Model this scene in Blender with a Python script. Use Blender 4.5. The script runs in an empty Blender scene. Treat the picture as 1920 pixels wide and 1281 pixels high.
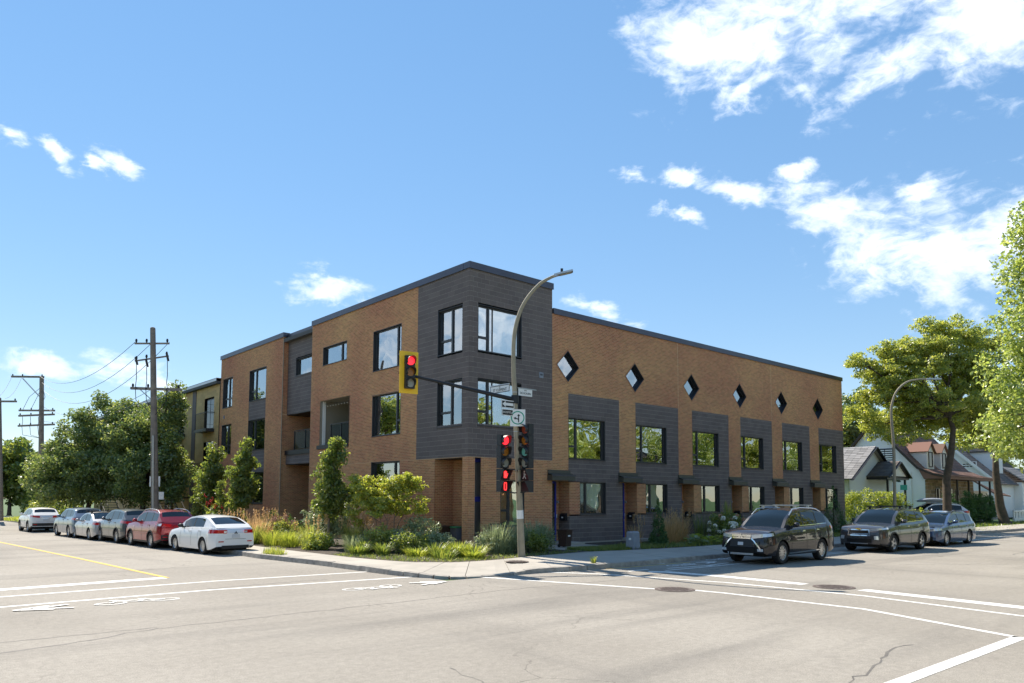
import bpy, math, random
import numpy as np
from mathutils import Vector, Matrix
S=bpy.context.scene; COL=S.collection
PI=math.pi; rad=math.radians
# ------------------------------------------------------------------ camera, sky, sun, exposure
yaw,pitch,roll=0.722,0.075,0.004
Fh=Vector((math.sin(yaw),math.cos(yaw),0)); Rv=Vector((math.cos(yaw),-math.sin(yaw),0)); Uz=Vector((0,0,1))
Fv=Fh*math.cos(pitch)+Uz*math.sin(pitch); Uv=Uz*math.cos(pitch)-Fh*math.sin(pitch)
Rv,Uv=Rv*math.cos(roll)+Uv*math.sin(roll), Uv*math.cos(roll)-Rv*math.sin(roll)
CAM=Vector((-17.513,-22.427,2.10))
cd=bpy.data.cameras.new('camera'); cam=bpy.data.objects.new('camera',cd); COL.objects.link(cam)
cam.matrix_world=Matrix(((Rv.x,Uv.x,-Fv.x,CAM.x),(Rv.y,Uv.y,-Fv.y,CAM.y),(Rv.z,Uv.z,-Fv.z,CAM.z),(0,0,0,1)))
cd.sensor_width=36; cd.lens=1386.83/1920*36; cd.shift_y=(829.756-640.5)/1920; cd.clip_start=0.1; cd.clip_end=3000
S.camera=cam
SUN_EL,SUN_AZ=rad(47.0),rad(2.5)      # azimuth from +Y towards +X
sun_dir=Vector((math.sin(SUN_AZ)*math.cos(SUN_EL),math.cos(SUN_AZ)*math.cos(SUN_EL),math.sin(SUN_EL)))
sd=bpy.data.lights.new('sun','SUN'); so=bpy.data.objects.new('sun',sd); COL.objects.link(so)
sd.energy=4.5; sd.angle=rad(0.53); sd.color=(1.0,0.91,0.785)
so.rotation_euler=(-sun_dir).to_track_quat('-Z','Y').to_euler()
SKY_STRENGTH=0.120
w=bpy.data.worlds.new('World'); S.world=w; w.use_nodes=True
nt=w.node_tree; nt.nodes.clear()
def nn(tree,typ,**kw):
    n=tree.nodes.new(typ)
    for k,v in kw.items(): setattr(n,k,v)
    return n
def world_nodes():
    L=nt.links
    out=nn(nt,'ShaderNodeOutputWorld'); bg=nn(nt,'ShaderNodeBackground'); L.new(bg.outputs[0],out.inputs[0]); bg.inputs[1].default_value=SKY_STRENGTH
    sky=nn(nt,'ShaderNodeTexSky',sky_type='NISHITA'); sky.sun_disc=False; sky.sun_elevation=SUN_EL; sky.sun_rotation=SUN_AZ
    sky.air_density=1.0; sky.dust_density=0.0; sky.ozone_density=1.6; sky.altitude=50
    tc=nn(nt,'ShaderNodeTexCoord'); D=tc.outputs['Generated']; DW=D
    for sc_,am,of in ((7,.075,0),(24,.040,5.2)):   # warped directions: ragged, drawn out edges
        n_=nn(nt,'ShaderNodeTexNoise'); m_=nn(nt,'ShaderNodeMapping'); L.new(D,m_.inputs[0]); m_.inputs['Location'].default_value=(of,of,of); m_.inputs['Scale'].default_value=(1,1,1.7); L.new(m_.outputs[0],n_.inputs['Vector']); n_.inputs['Scale'].default_value=sc_; n_.inputs['Detail'].default_value=9; n_.inputs['Roughness'].default_value=.62
        s_=nn(nt,'ShaderNodeVectorMath',operation='SUBTRACT'); L.new(n_.outputs['Color'],s_.inputs[0]); s_.inputs[1].default_value=(.5,.5,.5)
        a_=nn(nt,'ShaderNodeVectorMath',operation='MULTIPLY_ADD'); L.new(s_.outputs[0],a_.inputs[0]); a_.inputs[1].default_value=(am,am,am*.8); L.new(DW,a_.inputs[2]); DW=a_.outputs[0]
    # clouds: soft ellipses in fixed directions, broken up by noise   (dir, half width, half height, tilt)
    bl=[((0.70,0.48,0.53),.085,.035,-.5),((0.7361,0.4314,0.5216),.10,.06,.1),((0.7778,0.358,0.5266),.12,.065,0),((0.8256,0.3048,0.4748),.08,.035,.3),((0.8537,0.2226,0.5038),.12,.075,0),
        ((0.1037,0.9171,0.385),.016,.018,-.5),((0.1443,0.9149,0.3769),.032,.012,-.6),((0.2063,0.903,0.3769),.03,.010,-.6),((0.186,0.909,0.372),.012,.007,-.4),
        ((0.4435,0.8559,0.2661),.062,.034,-.2),((0.485,0.845,0.245),.05,.025,-.3),((0.1448,0.9752,0.1476),.060,.017,0),((0.2337,0.9601,0.1539),.055,.020,.05),((0.27,0.955,0.140),.035,.015,-.3),
        ((0.7212,0.6487,0.248),.042,.018,-.3),((0.7076,0.5771,0.4077),.033,.013,-.3),((0.7487,0.5264,0.403),.030,.016,-.2),((0.7888,0.4809,0.3829),.045,.016,-.5),((0.7591,0.5426,0.3596),.036,.011,-.25),
        ((0.8576,0.3952,0.3391),.055,.038,-.4),((0.8861,0.3585,0.2937),.085,.055,-.3),((0.9116,0.2925,0.2889),.10,.065,.1),((0.935,0.22,0.295),.08,.055,.2),((0.895,0.335,0.290),.09,.05,-.1),((0.872,0.385,0.31),.06,.045,-.4),((0.8175,0.4196,0.3944),.022,.013,.3),((0.8866,0.3098,0.3435),.026,.014,.5),((0.7525,0.4564,0.4748),.032,.015,.2),
        ((0.60,-0.76,0.25),.30,.12,.2),((-0.55,0.80,0.23),.30,.12,.1),((-0.8,0.45,0.35),.25,.10,0),((-.3,-.85,.45),.3,.12,.3),((-.8,-.4,.5),.3,.15,0),((.9,-.45,.4),.2,.1,.2)]
    prev=None
    for (c,ra,rb,t) in bl:
        c=Vector(c).normalized(); u=Vector((c.y,-c.x,0)).normalized(); v=u.cross(c); v=v if v.z>0 else -v
        u2=u*math.cos(t)+v*math.sin(t); v2=v*math.cos(t)-u*math.sin(t)
        # three scaled dot products: along, across, and forward (so the mirrored spot behind is cut off)
        d1=nn(nt,'ShaderNodeVectorMath',operation='SUBTRACT'); L.new(DW,d1.inputs[0]); d1.inputs[1].default_value=c
        a=nn(nt,'ShaderNodeVectorMath',operation='DOT_PRODUCT'); L.new(d1.outputs[0],a.inputs[0]); a.inputs[1].default_value=u2/ra
        b=nn(nt,'ShaderNodeVectorMath',operation='DOT_PRODUCT'); L.new(d1.outputs[0],b.inputs[0]); b.inputs[1].default_value=v2/rb
        e=nn(nt,'ShaderNodeVectorMath',operation='DOT_PRODUCT'); L.new(d1.outputs[0],e.inputs[0]); e.inputs[1].default_value=c*3
        cb=nn(nt,'ShaderNodeCombineXYZ'); L.new(a.outputs['Value'],cb.inputs[0]); L.new(b.outputs['Value'],cb.inputs[1]); L.new(e.outputs['Value'],cb.inputs[2])
        ln=nn(nt,'ShaderNodeVectorMath',operation='LENGTH'); L.new(cb.outputs[0],ln.inputs[0])
        m=nn(nt,'ShaderNodeMath',operation='SUBTRACT'); m.inputs[0].default_value=1.0; L.new(ln.outputs['Value'],m.inputs[1])
        if prev is None: prev=m
        else:
            x=nn(nt,'ShaderNodeMath',operation='SMOOTH_MAX'); L.new(prev.outputs[0],x.inputs[0]); L.new(m.outputs[0],x.inputs[1]); x.inputs[2].default_value=.10; prev=x
    cl=nn(nt,'ShaderNodeClamp'); L.new(prev.outputs[0],cl.inputs[0]); cl.inputs[1].default_value=-1.5
    def noise(scale,det,rough,dist,off=0):
        n=nn(nt,'ShaderNodeTexNoise'); mp=nn(nt,'ShaderNodeMapping'); L.new(D,mp.inputs[0]); mp.inputs['Location'].default_value=(off,off*2,off*.5); mp.inputs['Scale'].default_value=(1,1,1.9)
        L.new(mp.outputs[0],n.inputs['Vector']); n.inputs['Scale'].default_value=scale; n.inputs['Detail'].default_value=det; n.inputs['Roughness'].default_value=rough; n.inputs['Distortion'].default_value=dist; return n
    n1=noise(9,12,.60,.6); n2=noise(7,5,.55,.2,3.1); n3=noise(34,8,.62,.6,1.3)
    def ma(op,a,b,c=None):
        m=nn(nt,'ShaderNodeMath',operation=op)
        for i,v in enumerate((a,b,c)):
            if v is None: continue
            if isinstance(v,(int,float)): m.inputs[i].default_value=v
            else: L.new(v,m.inputs[i])
        return m.outputs[0]
    nz=ma('ADD',ma('MULTIPLY',ma('SUBTRACT',n1.outputs[0],.5),4.2),ma('MULTIPLY',ma('SUBTRACT',n3.outputs[0],.5),2.1))
    dens=ma('ADD',ma('ADD',ma('MULTIPLY',cl.outputs[0],1.30),-.22),nz)
    mr=nn(nt,'ShaderNodeMapRange',interpolation_type='SMOOTHSTEP'); L.new(dens,mr.inputs[0]); mr.inputs[1].default_value=-.30; mr.inputs[2].default_value=1.35
    core=nn(nt,'ShaderNodeMapRange'); L.new(ma('ADD',dens,ma('MULTIPLY',ma('SUBTRACT',n2.outputs[0],.5),2.0)),core.inputs[0]); core.inputs[1].default_value=.5; core.inputs[2].default_value=2.4
    cc=nn(nt,'ShaderNodeMix',data_type='RGBA'); L.new(core.outputs[0],cc.inputs['Factor']); cc.inputs['A'].default_value=(5.5,5.9,6.45,1); cc.inputs['B'].default_value=(4.0,4.4,5.0,1)
    gm=nn(nt,'ShaderNodeGamma'); L.new(sky.outputs[0],gm.inputs[0]); gm.inputs[1].default_value=.45
    hs=nn(nt,'ShaderNodeHueSaturation'); L.new(gm.outputs[0],hs.inputs['Color']); hs.inputs['Saturation'].default_value=1.76; hs.inputs['Value'].default_value=1.70
    bl_=nn(nt,'ShaderNodeMix',data_type='RGBA',blend_type='MULTIPLY'); bl_.inputs['Factor'].default_value=1; L.new(hs.outputs[0],bl_.inputs['A']); bl_.inputs['B'].default_value=(.92,.98,1.06,1)
    mx=nn(nt,'ShaderNodeMix',data_type='RGBA'); L.new(mr.outputs[0],mx.inputs['Factor']); L.new(bl_.outputs['Result'],mx.inputs['A']); L.new(cc.outputs['Result'],mx.inputs['B'])
    L.new(mx.outputs['Result'],bg.inputs[0])
world_nodes()
S.view_settings.view_transform='Standard'; S.view_settings.look='None'; S.view_settings.exposure=0.97; S.view_settings.gamma=1.0; S.view_settings.use_curve_mapping=False
S.cycles.max_bounces=8; S.cycles.transparent_max_bounces=10; S.cycles.caustics_reflective=False; S.cycles.caustics_refractive=False
S.cycles.sample_clamp_indirect=6
# ------------------------------------------------------------------ materials
def new_mat(name):
    m=bpy.data.materials.new(name); m.use_nodes=True; return m,m.node_tree,m.node_tree.nodes['Principled BSDF']
def mat(name,c,rough=.6,metal=0,var=0.0,vs=3.0,spec=.5,emit=None,coat=0,c2=None,bump=0,bs=40,island=0.0,detail=4):
    m,t,b=new_mat(name); L=t.links
    b.inputs['Base Color'].default_value=(*c,1); b.inputs['Roughness'].default_value=rough; b.inputs['Metallic'].default_value=metal; b.inputs['Specular IOR Level'].default_value=spec
    if coat: b.inputs['Coat Weight'].default_value=coat; b.inputs['Coat Roughness'].default_value=.02
    if emit: b.inputs['Emission Color'].default_value=(*emit[:3],1); b.inputs['Emission Strength'].default_value=emit[3]
    src=None
    if var or c2:
        tc=nn(t,'ShaderNodeTexCoord'); n=nn(t,'ShaderNodeTexNoise'); n.inputs['Scale'].default_value=vs; n.inputs['Detail'].default_value=detail; L.new(tc.outputs['Object'],n.inputs['Vector'])
        r=nn(t,'ShaderNodeMapRange'); r.inputs[1].default_value=.3; r.inputs[2].default_value=.7; L.new(n.outputs[0],r.inputs[0])
        mx=nn(t,'ShaderNodeMix',data_type='RGBA'); L.new(r.outputs[0],mx.inputs['Factor'])
        ca=c if c2 is None else c; cb=c2 if c2 else tuple(min(1,x*(1+var)) for x in c)
        if not c2: ca=tuple(x*(1-var) for x in c)
        mx.inputs['A'].default_value=(*ca,1); mx.inputs['B'].default_value=(*cb,1); src=mx.outputs['Result']
    if island:
        g=nn(t,'ShaderNodeNewGeometry'); oi=nn(t,'ShaderNodeObjectInfo'); ad=nn(t,'ShaderNodeMath',operation='ADD'); L.new(g.outputs['Random Per Island'],ad.inputs[0]); L.new(oi.outputs['Random'],ad.inputs[1])
        fr=nn(t,'ShaderNodeMath',operation='FRACT'); L.new(ad.outputs[0],fr.inputs[0])
        mr=nn(t,'ShaderNodeMapRange'); L.new(fr.outputs[0],mr.inputs[0]); mr.inputs[3].default_value=1-island; mr.inputs[4].default_value=1+island
        hv=nn(t,'ShaderNodeHueSaturation'); L.new(mr.outputs[0],hv.inputs['Value'])
        if src: L.new(src,hv.inputs['Color'])
        else: hv.inputs['Color'].default_value=(*c,1)
        # small hue wander too
        m2=nn(t,'ShaderNodeMapRange'); f2=nn(t,'ShaderNodeMath',operation='MULTIPLY'); f2.inputs[1].default_value=7.31; L.new(fr.outputs[0],f2.inputs[0]); f3=nn(t,'ShaderNodeMath',operation='FRACT'); L.new(f2.outputs[0],f3.inputs[0])
        L.new(f3.outputs[0],m2.inputs[0]); m2.inputs[3].default_value=.5-island*.035; m2.inputs[4].default_value=.5+island*.035; L.new(m2.outputs[0],hv.inputs['Hue'])
        src=hv.outputs[0]
    if src: L.new(src,b.inputs['Base Color'])
    if bump:
        tc=nn(t,'ShaderNodeTexCoord'); n=nn(t,'ShaderNodeTexNoise'); n.inputs['Scale'].default_value=bs; n.inputs['Detail'].default_value=6; L.new(tc.outputs['Object'],n.inputs['Vector'])
        bp=nn(t,'ShaderNodeBump'); bp.inputs['Strength'].default_value=bump; bp.inputs['Distance'].default_value=.02; L.new(n.outputs[0],bp.inputs['Height']); L.new(bp.outputs[0],b.inputs['Normal'])
    return m
def glass_mat(name,refl=.5,tint=(.55,.6,.6),rough=0.0,blend=.25):
    m=bpy.data.materials.new(name); m.use_nodes=True; t=m.node_tree; t.nodes.clear(); L=t.links
    o=nn(t,'ShaderNodeOutputMaterial'); g=nn(t,'ShaderNodeBsdfGlossy'); g.inputs['Roughness'].default_value=rough; g.inputs['Color'].default_value=(.93,.96,.97,1)
    tr=nn(t,'ShaderNodeBsdfTransparent'); tr.inputs[0].default_value=(*tint,1)
    fr=nn(t,'ShaderNodeLayerWeight'); fr.inputs[0].default_value=blend
    ad=nn(t,'ShaderNodeMath',operation='ADD',use_clamp=True); L.new(fr.outputs['Fresnel'],ad.inputs[0]); ad.inputs[1].default_value=refl
    # slight waviness of real panes
    tc=nn(t,'ShaderNodeTexCoord'); n=nn(t,'ShaderNodeTexNoise'); n.inputs['Scale'].default_value=.9; n.inputs['Detail'].default_value=1; L.new(tc.outputs['Object'],n.inputs['Vector'])
    bp=nn(t,'ShaderNodeBump'); bp.inputs['Strength'].default_value=.06; bp.inputs['Distance'].default_value=.15; L.new(n.outputs[0],bp.inputs['Height']); L.new(bp.outputs[0],g.inputs['Normal'])
    mx=nn(t,'ShaderNodeMixShader'); L.new(ad.outputs[0],mx.inputs[0]); L.new(tr.outputs[0],mx.inputs[1]); L.new(g.outputs[0],mx.inputs[2]); L.new(mx.outputs[0],o.inputs[0]); return m
def leaf_mat(name,cols,trans=.45,tcol=None,gloss=.06):
    m=bpy.data.materials.new(name); m.use_nodes=True; t=m.node_tree; t.nodes.clear(); L=t.links
    o=nn(t,'ShaderNodeOutputMaterial'); g=nn(t,'ShaderNodeNewGeometry'); cr=nn(t,'ShaderNodeValToRGB'); L.new(g.outputs['Random Per Island'],cr.inputs[0])
    e=cr.color_ramp.elements
    while len(e)<len(cols): e.new(.5)
    for i,c in enumerate(cols): e[i].position=i/(len(cols)-1); e[i].color=(*c,1)
    d=nn(t,'ShaderNodeBsdfDiffuse'); L.new(cr.outputs[0],d.inputs[0])
    tl=nn(t,'ShaderNodeBsdfTranslucent'); hs=nn(t,'ShaderNodeHueSaturation'); L.new(cr.outputs[0],hs.inputs['Color']); hs.inputs['Value'].default_value=1.9; hs.inputs['Hue'].default_value=.485; hs.inputs['Saturation'].default_value=1.1; L.new(hs.outputs[0],tl.inputs[0])
    mx=nn(t,'ShaderNodeMixShader'); mx.inputs[0].default_value=trans; L.new(d.outputs[0],mx.inputs[1]); L.new(tl.outputs[0],mx.inputs[2])
    gl=nn(t,'ShaderNodeBsdfGlossy'); gl.inputs['Roughness'].default_value=.38
    m2=nn(t,'ShaderNodeMixShader'); m2.inputs[0].default_value=gloss; L.new(mx.outputs[0],m2.inputs[1]); L.new(gl.outputs[0],m2.inputs[2]); L.new(m2.outputs[0],o.inputs[0]); return m
def brick_mat(name,a,b,redtop=None):
    m=mat(name,a,.85,island=.18,c2=b,vs=.26,spec=.25,detail=5)
    return m
M={}
M['brick']=brick_mat('brick_tan',(.565,.298,.130),(.415,.155,.085))
M['block']=mat('dark_block',(.140,.112,.104),.75,island=.10,c2=(.172,.140,.128),vs=.8,spec=.3)
M['mortar']=mat('mortar_tan',(.78,.58,.36),.9); M['mortar_d']=mat('mortar_grey',(.38,.34,.32),.9)
M['coping']=mat('coping_metal',(.075,.078,.10),.38,.55,var=.08,vs=1.2)
M['black']=mat('black_metal',(.013,.014,.018),.42,.2); M['frame']=mat('window_frame_dark',(.028,.029,.034),.4)
M['glass']=glass_mat('window_glass',.36,(.86,.9,.9)); M['glass_hi']=glass_mat('window_glass_bright',.42,(.88,.92,.92))
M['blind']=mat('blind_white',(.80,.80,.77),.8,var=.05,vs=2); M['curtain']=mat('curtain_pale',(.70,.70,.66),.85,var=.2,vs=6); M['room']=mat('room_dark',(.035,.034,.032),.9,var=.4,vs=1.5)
M['asphalt']=None
M['concrete']=mat('pavement_concrete',(.42,.385,.33),.9,c2=(.345,.32,.275),vs=1.6,bump=.25,bs=60,island=.05); M['kerb']=mat('kerb_concrete',(.40,.37,.32),.9,c2=(.22,.20,.18),vs=5,bump=.6,bs=25)
M['soil']=mat('soil_dark',(.055,.040,.028),.95,var=.4,vs=14,bump=.8,bs=30); M['lawn']=mat('lawn_green',(.05,.10,.018),.95,var=.4,vs=9)
M['paint']=None; M['yellow']=mat('road_yellow',(.62,.40,.06),.8,var=.12,vs=6)
M['blue']=mat('door_blue',(.045,.06,.42),.45); M['wood_dk']=mat('wood_dark',(.05,.035,.025),.7,var=.3,vs=8)
M['pole']=mat('weathered_wood',(.29,.245,.20),.9,c2=(.18,.15,.13),vs=3,bump=.6,bs=30); M['pole_grey']=mat('lamp_pole_concrete',(.36,.31,.22),.75,c2=(.27,.235,.17),vs=4); M['steel']=mat('galv_steel',(.45,.46,.48),.4,.8)
M['white']=mat('white_paint',(.78,.78,.76),.5); M['sign_black']=mat('sign_black',(.012,.012,.012),.5); M['green_ring']=mat('sign_green',(.02,.30,.20),.5)
M['yel_plate']=mat('signal_yellow',(.95,.56,.02),.5); M['housing']=mat('signal_housing',(.022,.022,.024),.5)
M['red_on']=mat('signal_red_lit',(.6,.01,.02),.3,emit=(1,.02,.03,1.3)); M['red_off']=mat('signal_red_dark',(.35,.06,.03),.25); M['amber_off']=mat('signal_amber_dark',(.40,.15,.02),.25); M['green_off']=mat('signal_green_pale',(.18,.50,.42),.2); M['clear_off']=mat('signal_clear_dark',(.33,.33,.28),.25)
M['hand']=mat('hand_lit',(.6,.02,.02),.4,emit=(1,.03,.03,1.6)); M['ped_off']=mat('walk_symbol_unlit',(.55,.56,.50),.5)
M['tyre']=mat('tyre_rubber',(.014,.014,.015),.8); M['alloy']=mat('alloy_rim',(.62,.63,.65),.28,.85); M['alloy_dk']=mat('alloy_dark',(.03,.03,.032),.35,.5)
M['carglass']=mat('car_glass',(.006,.009,.009),.02,0,spec=.55); M['trim']=mat('car_black_trim',(.018,.018,.019),.55); M['chrome']=mat('chrome',(.80,.81,.82),.10,1.0)
M['lamp_red']=mat('tail_lamp_red',(.50,.008,.012),.12,coat=1.0); M['lamp_clear']=mat('head_lamp_clear',(.68,.70,.72),.10,.4,coat=1.0); M['plate']=mat('licence_plate',(.55,.56,.58),.5)
M['under']=mat('car_underside',(.008,.008,.008),.9)
M['bark']=mat('bark_brown',(.115,.085,.060),.95,c2=(.065,.05,.038),vs=4,bump=1.0,bs=14); M['bark_g']=mat('bark_grey',(.20,.165,.135),.9,var=.25,vs=8)
M['leaf_maple']=leaf_mat('leaf_maple',[(.078,.130,.045),(.150,.208,.060),(.27,.31,.085)],.42,gloss=.07)
M['leaf_col']=leaf_mat('leaf_columnar',[(.075,.125,.030),(.150,.205,.045),(.26,.29,.065)],.50)
M['leaf_serv']=leaf_mat('leaf_serviceberry',[(.17,.23,.045),(.29,.345,.065),(.44,.43,.085)],.58)
M['leaf_loc']=leaf_mat('leaf_locust',[(.155,.205,.05),(.275,.325,.075),(.42,.435,.10)],.55)
M['leaf_elm']=leaf_mat('leaf_elm',[(.17,.24,.06),(.28,.36,.09),(.42,.47,.14)],.52,gloss=.10)
M['leaf_dk']=leaf_mat('leaf_dark',[(0.032,0.081,0.022),(0.054,0.126,0.029),(0.099,0.180,0.040)],.25)
M['leaf_bush']=leaf_mat('leaf_bush',[(.14,.19,.05),(.27,.32,.075),(.44,.45,.11)],.50)
M['leaf_grey']=leaf_mat('leaf_greygreen',[(0.138,0.190,0.095),(0.241,0.293,0.155),(0.345,0.397,0.224)],.3)
M['leaf_lime']=leaf_mat('leaf_lime',[(.16,.225,.045),(.26,.32,.06),(.40,.42,.09)],.45)
M['straw']=leaf_mat('grass_straw',[(0.360,0.252,0.108),(0.504,0.360,0.168),(0.624,0.480,0.252)],.4); M['thuja']=leaf_mat('leaf_thuja',[(0.032,0.085,0.024),(0.058,0.134,0.032),(0.102,0.194,0.044)],.2)
M['petal_w']=mat('petal_white',(.72,.72,.62),.8,island=.12); M['petal_p']=mat('petal_pinkish',(.45,.24,.15),.8,island=.25); M['petal_r']=mat('petal_red',(.65,.03,.02),.7)
M['siding']=mat('siding_white',(.84,.82,.78),.6,var=.03,vs=1); M['siding_b']=mat('siding_bluegrey',(.74,.76,.76),.6); M['shingle_g']=mat('shingle_grey',(.24,.235,.235),.9,island=.25); M['shingle_b']=mat('shingle_brown',(.20,.110,.078),.9,island=.22); M['shingle_d']=mat('shingle_dark',(.13,.11,.10),.9,island=.22)
M['stone']=mat('stone_tan',(.40,.29,.18),.9,island=.35); M['yelbrick']=mat('brick_yellow',(.62,.43,.19),.85,c2=(.55,.36,.15),vs=.6,island=.1); M['roofdk']=mat('roof_membrane',(.10,.10,.10),.9)
M['bin_green']=mat('bin_green',(.02,.07,.04),.5); M['bin_lid']=mat('bin_lid_green',(.05,.22,.09),.5); M['bin_grey']=mat('bin_grey',(.13,.13,.15),.5); M['bin_brown']=mat('bin_brown',(.045,.022,.014),.45); M['util_grey']=mat('cabinet_grey',(.24,.26,.30),.55,var=.08,vs=4)
M['iron']=mat('iron_rust',(.13,.10,.085),.75,.3,var=.3,vs=20); M['manhole']=mat('manhole_iron',(.17,.14,.125),.7,.2,var=.3,vs=12)
M['canopy']=mat('canopy_metal',(.075,.074,.058),.5,.2)
M['loggia']=mat('loggia_siding',(.30,.265,.205),.7); M['bulb']=mat('bulb_glass',(.75,.7,.6),.3)
M['railglass']=glass_mat('railing_glass',.0,(.55,.60,.60),0,.06)
def asphalt():
    m,t,b=new_mat('asphalt_worn'); L=t.links; b.inputs['Roughness'].default_value=.92; b.inputs['Specular IOR Level'].default_value=.25
    tc=nn(t,'ShaderNodeTexCoord'); P=tc.outputs['Object']
    def noise(s,d,r=.6,dist=0,sc=(1,1,1)):
        mp=nn(t,'ShaderNodeMapping'); L.new(P,mp.inputs[0]); mp.inputs['Scale'].default_value=sc
        n=nn(t,'ShaderNodeTexNoise'); L.new(mp.outputs[0],n.inputs['Vector']); n.inputs['Scale'].default_value=s; n.inputs['Detail'].default_value=d; n.inputs['Roughness'].default_value=r; n.inputs['Distortion'].default_value=dist; return n.outputs[0]
    def mixc(f,a,bb,typ='MIX'):
        x=nn(t,'ShaderNodeMix',data_type='RGBA',blend_type=typ)
        L.new(f,x.inputs['Factor']) if not isinstance(f,float) else setattr(x.inputs['Factor'],'default_value',f)
        for k,v in (('A',a),('B',bb)):
            if isinstance(v,tuple): x.inputs[k].default_value=(*v,1)
            else: L.new(v,x.inputs[k])
        return x.outputs['Result']
    def rng(v,a,bb,c=0,d=1):
        r=nn(t,'ShaderNodeMapRange'); L.new(v,r.inputs[0]); r.inputs[1].default_value=a; r.inputs[2].default_value=bb; r.inputs[3].default_value=c; r.inputs[4].default_value=d; return r.outputs[0]
    big=rng(noise(.16,5,.55,.4),.35,.68); c=mixc(big,(.262,.240,.206),(.325,.300,.260))
    wx=rng(noise(.5,4,.6,.3,(.12,1.0,1)),.52,.72,0,.65); c=mixc(wx,c,(.16,.150,.135))          # worn wheel tracks along X
    wy=rng(noise(.45,4,.6,.3,(1.0,.10,1)),.54,.74,0,.45); c=mixc(wy,c,(.165,.155,.14))          # and along Y
    st=rng(noise(1.7,6,.65,.6),.60,.78,0,.35); c=mixc(st,c,(.14,.13,.12))
    g1=rng(noise(60,4,.85),.28,.72,.50,1.50); g2=rng(noise(9,5,.7),.3,.7,.86,1.14); gm_=nn(t,'ShaderNodeMath',operation='MULTIPLY'); L.new(g1,gm_.inputs[0]); L.new(g2,gm_.inputs[1]); gr=gm_.outputs[0]; x=nn(t,'ShaderNodeMix',data_type='RGBA',blend_type='MULTIPLY'); x.inputs['Factor'].default_value=1; L.new(c,x.inputs['A']); L.new(gr,x.inputs['B']); c=x.outputs['Result']
    # hairline cracks: voronoi edges, only where a mask allows
    mp=nn(t,'ShaderNodeMapping'); L.new(P,mp.inputs[0]); nz=nn(t,'ShaderNodeTexNoise'); nz.inputs['Scale'].default_value=1.1; nz.inputs['Detail'].default_value=5; L.new(P,nz.inputs['Vector'])
    av=nn(t,'ShaderNodeVectorMath',operation='MULTIPLY_ADD'); L.new(nz.outputs['Color'],av.inputs[0]); av.inputs[1].default_value=(1.6,1.6,0); L.new(P,av.inputs[2])
    vo=nn(t,'ShaderNodeTexVoronoi',feature='DISTANCE_TO_EDGE'); vo.inputs['Scale'].default_value=.21; L.new(av.outputs[0],vo.inputs['Vector'])
    cr=rng(vo.outputs['Distance'],.0012,.0045,1,0); mk=rng(noise(.10,2),.46,.58); mm=nn(t,'ShaderNodeMath',operation='MULTIPLY'); L.new(cr,mm.inputs[0]); L.new(mk,mm.inputs[1]); m3=nn(t,'ShaderNodeMath',operation='MULTIPLY'); L.new(mm.outputs[0],m3.inputs[0]); m3.inputs[1].default_value=.55
    c=mixc(m3.outputs[0],c,(.075,.066,.058)); L.new(c,b.inputs['Base Color'])
    bp=nn(t,'ShaderNodeBump'); bp.inputs['Strength'].default_value=.35; bp.inputs['Distance'].default_value=.01; L.new(gr,bp.inputs['Height']); L.new(bp.outputs[0],b.inputs['Normal']); return m
M['asphalt']=asphalt()
def paint():
    m,t,b=new_mat('road_white_worn'); L=t.links; b.inputs['Roughness'].default_value=.8; tc=nn(t,'ShaderNodeTexCoord')
    n=nn(t,'ShaderNodeTexNoise'); n.inputs['Scale'].default_value=9; n.inputs['Detail'].default_value=8; n.inputs['Roughness'].default_value=.75; L.new(tc.outputs['Object'],n.inputs['Vector'])
    r=nn(t,'ShaderNodeMapRange'); r.inputs[1].default_value=.48; r.inputs[2].default_value=.68; L.new(n.outputs[0],r.inputs[0])
    x=nn(t,'ShaderNodeMix',data_type='RGBA'); L.new(r.outputs[0],x.inputs['Factor']); x.inputs['A'].default_value=(.76,.75,.71,1); x.inputs['B'].default_value=(.40,.38,.345,1); L.new(x.outputs['Result'],b.inputs['Base Color']); return m
M['paint']=paint()
# ------------------------------------------------------------------ object helpers
def tag(o,label=None,cat=None,group=None,kind=None):
    if label: o['label']=label
    if cat: o['category']=cat
    if group: o['group']=group
    if kind: o['kind']=kind
    return o
def empty(name,loc=(0,0,0),rz=0,label=None,cat=None,group=None):
    o=bpy.data.objects.new(name,None); COL.objects.link(o); o.location=loc; o.rotation_euler=(0,0,rz); o.empty_display_size=.3
    return tag(o,label,cat,group)
def link(name,me,m=None,parent=None,loc=None):
    o=bpy.data.objects.new(name,me); COL.objects.link(o)
    if m is not None and not me.materials: me.materials.append(m)
    if parent: o.parent=parent
    if loc: o.location=loc
    return o
def np_mesh(name,V,F,smooth=False):
    V=np.asarray(V,np.float32).reshape(-1,3); F=np.asarray(F,np.int32); k=F.shape[1]
    me=bpy.data.meshes.new(name); me.vertices.add(len(V)); me.vertices.foreach_set('co',V.ravel()); me.loops.add(F.size); me.loops.foreach_set('vertex_index',F.ravel())
    me.polygons.add(len(F)); me.polygons.foreach_set('loop_start',np.arange(0,F.size,k,dtype=np.int32))
    me.polygons.foreach_set('use_smooth',np.full(len(F),bool(smooth)))
    me.update(calc_edges=True); me.validate(); return me
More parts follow.
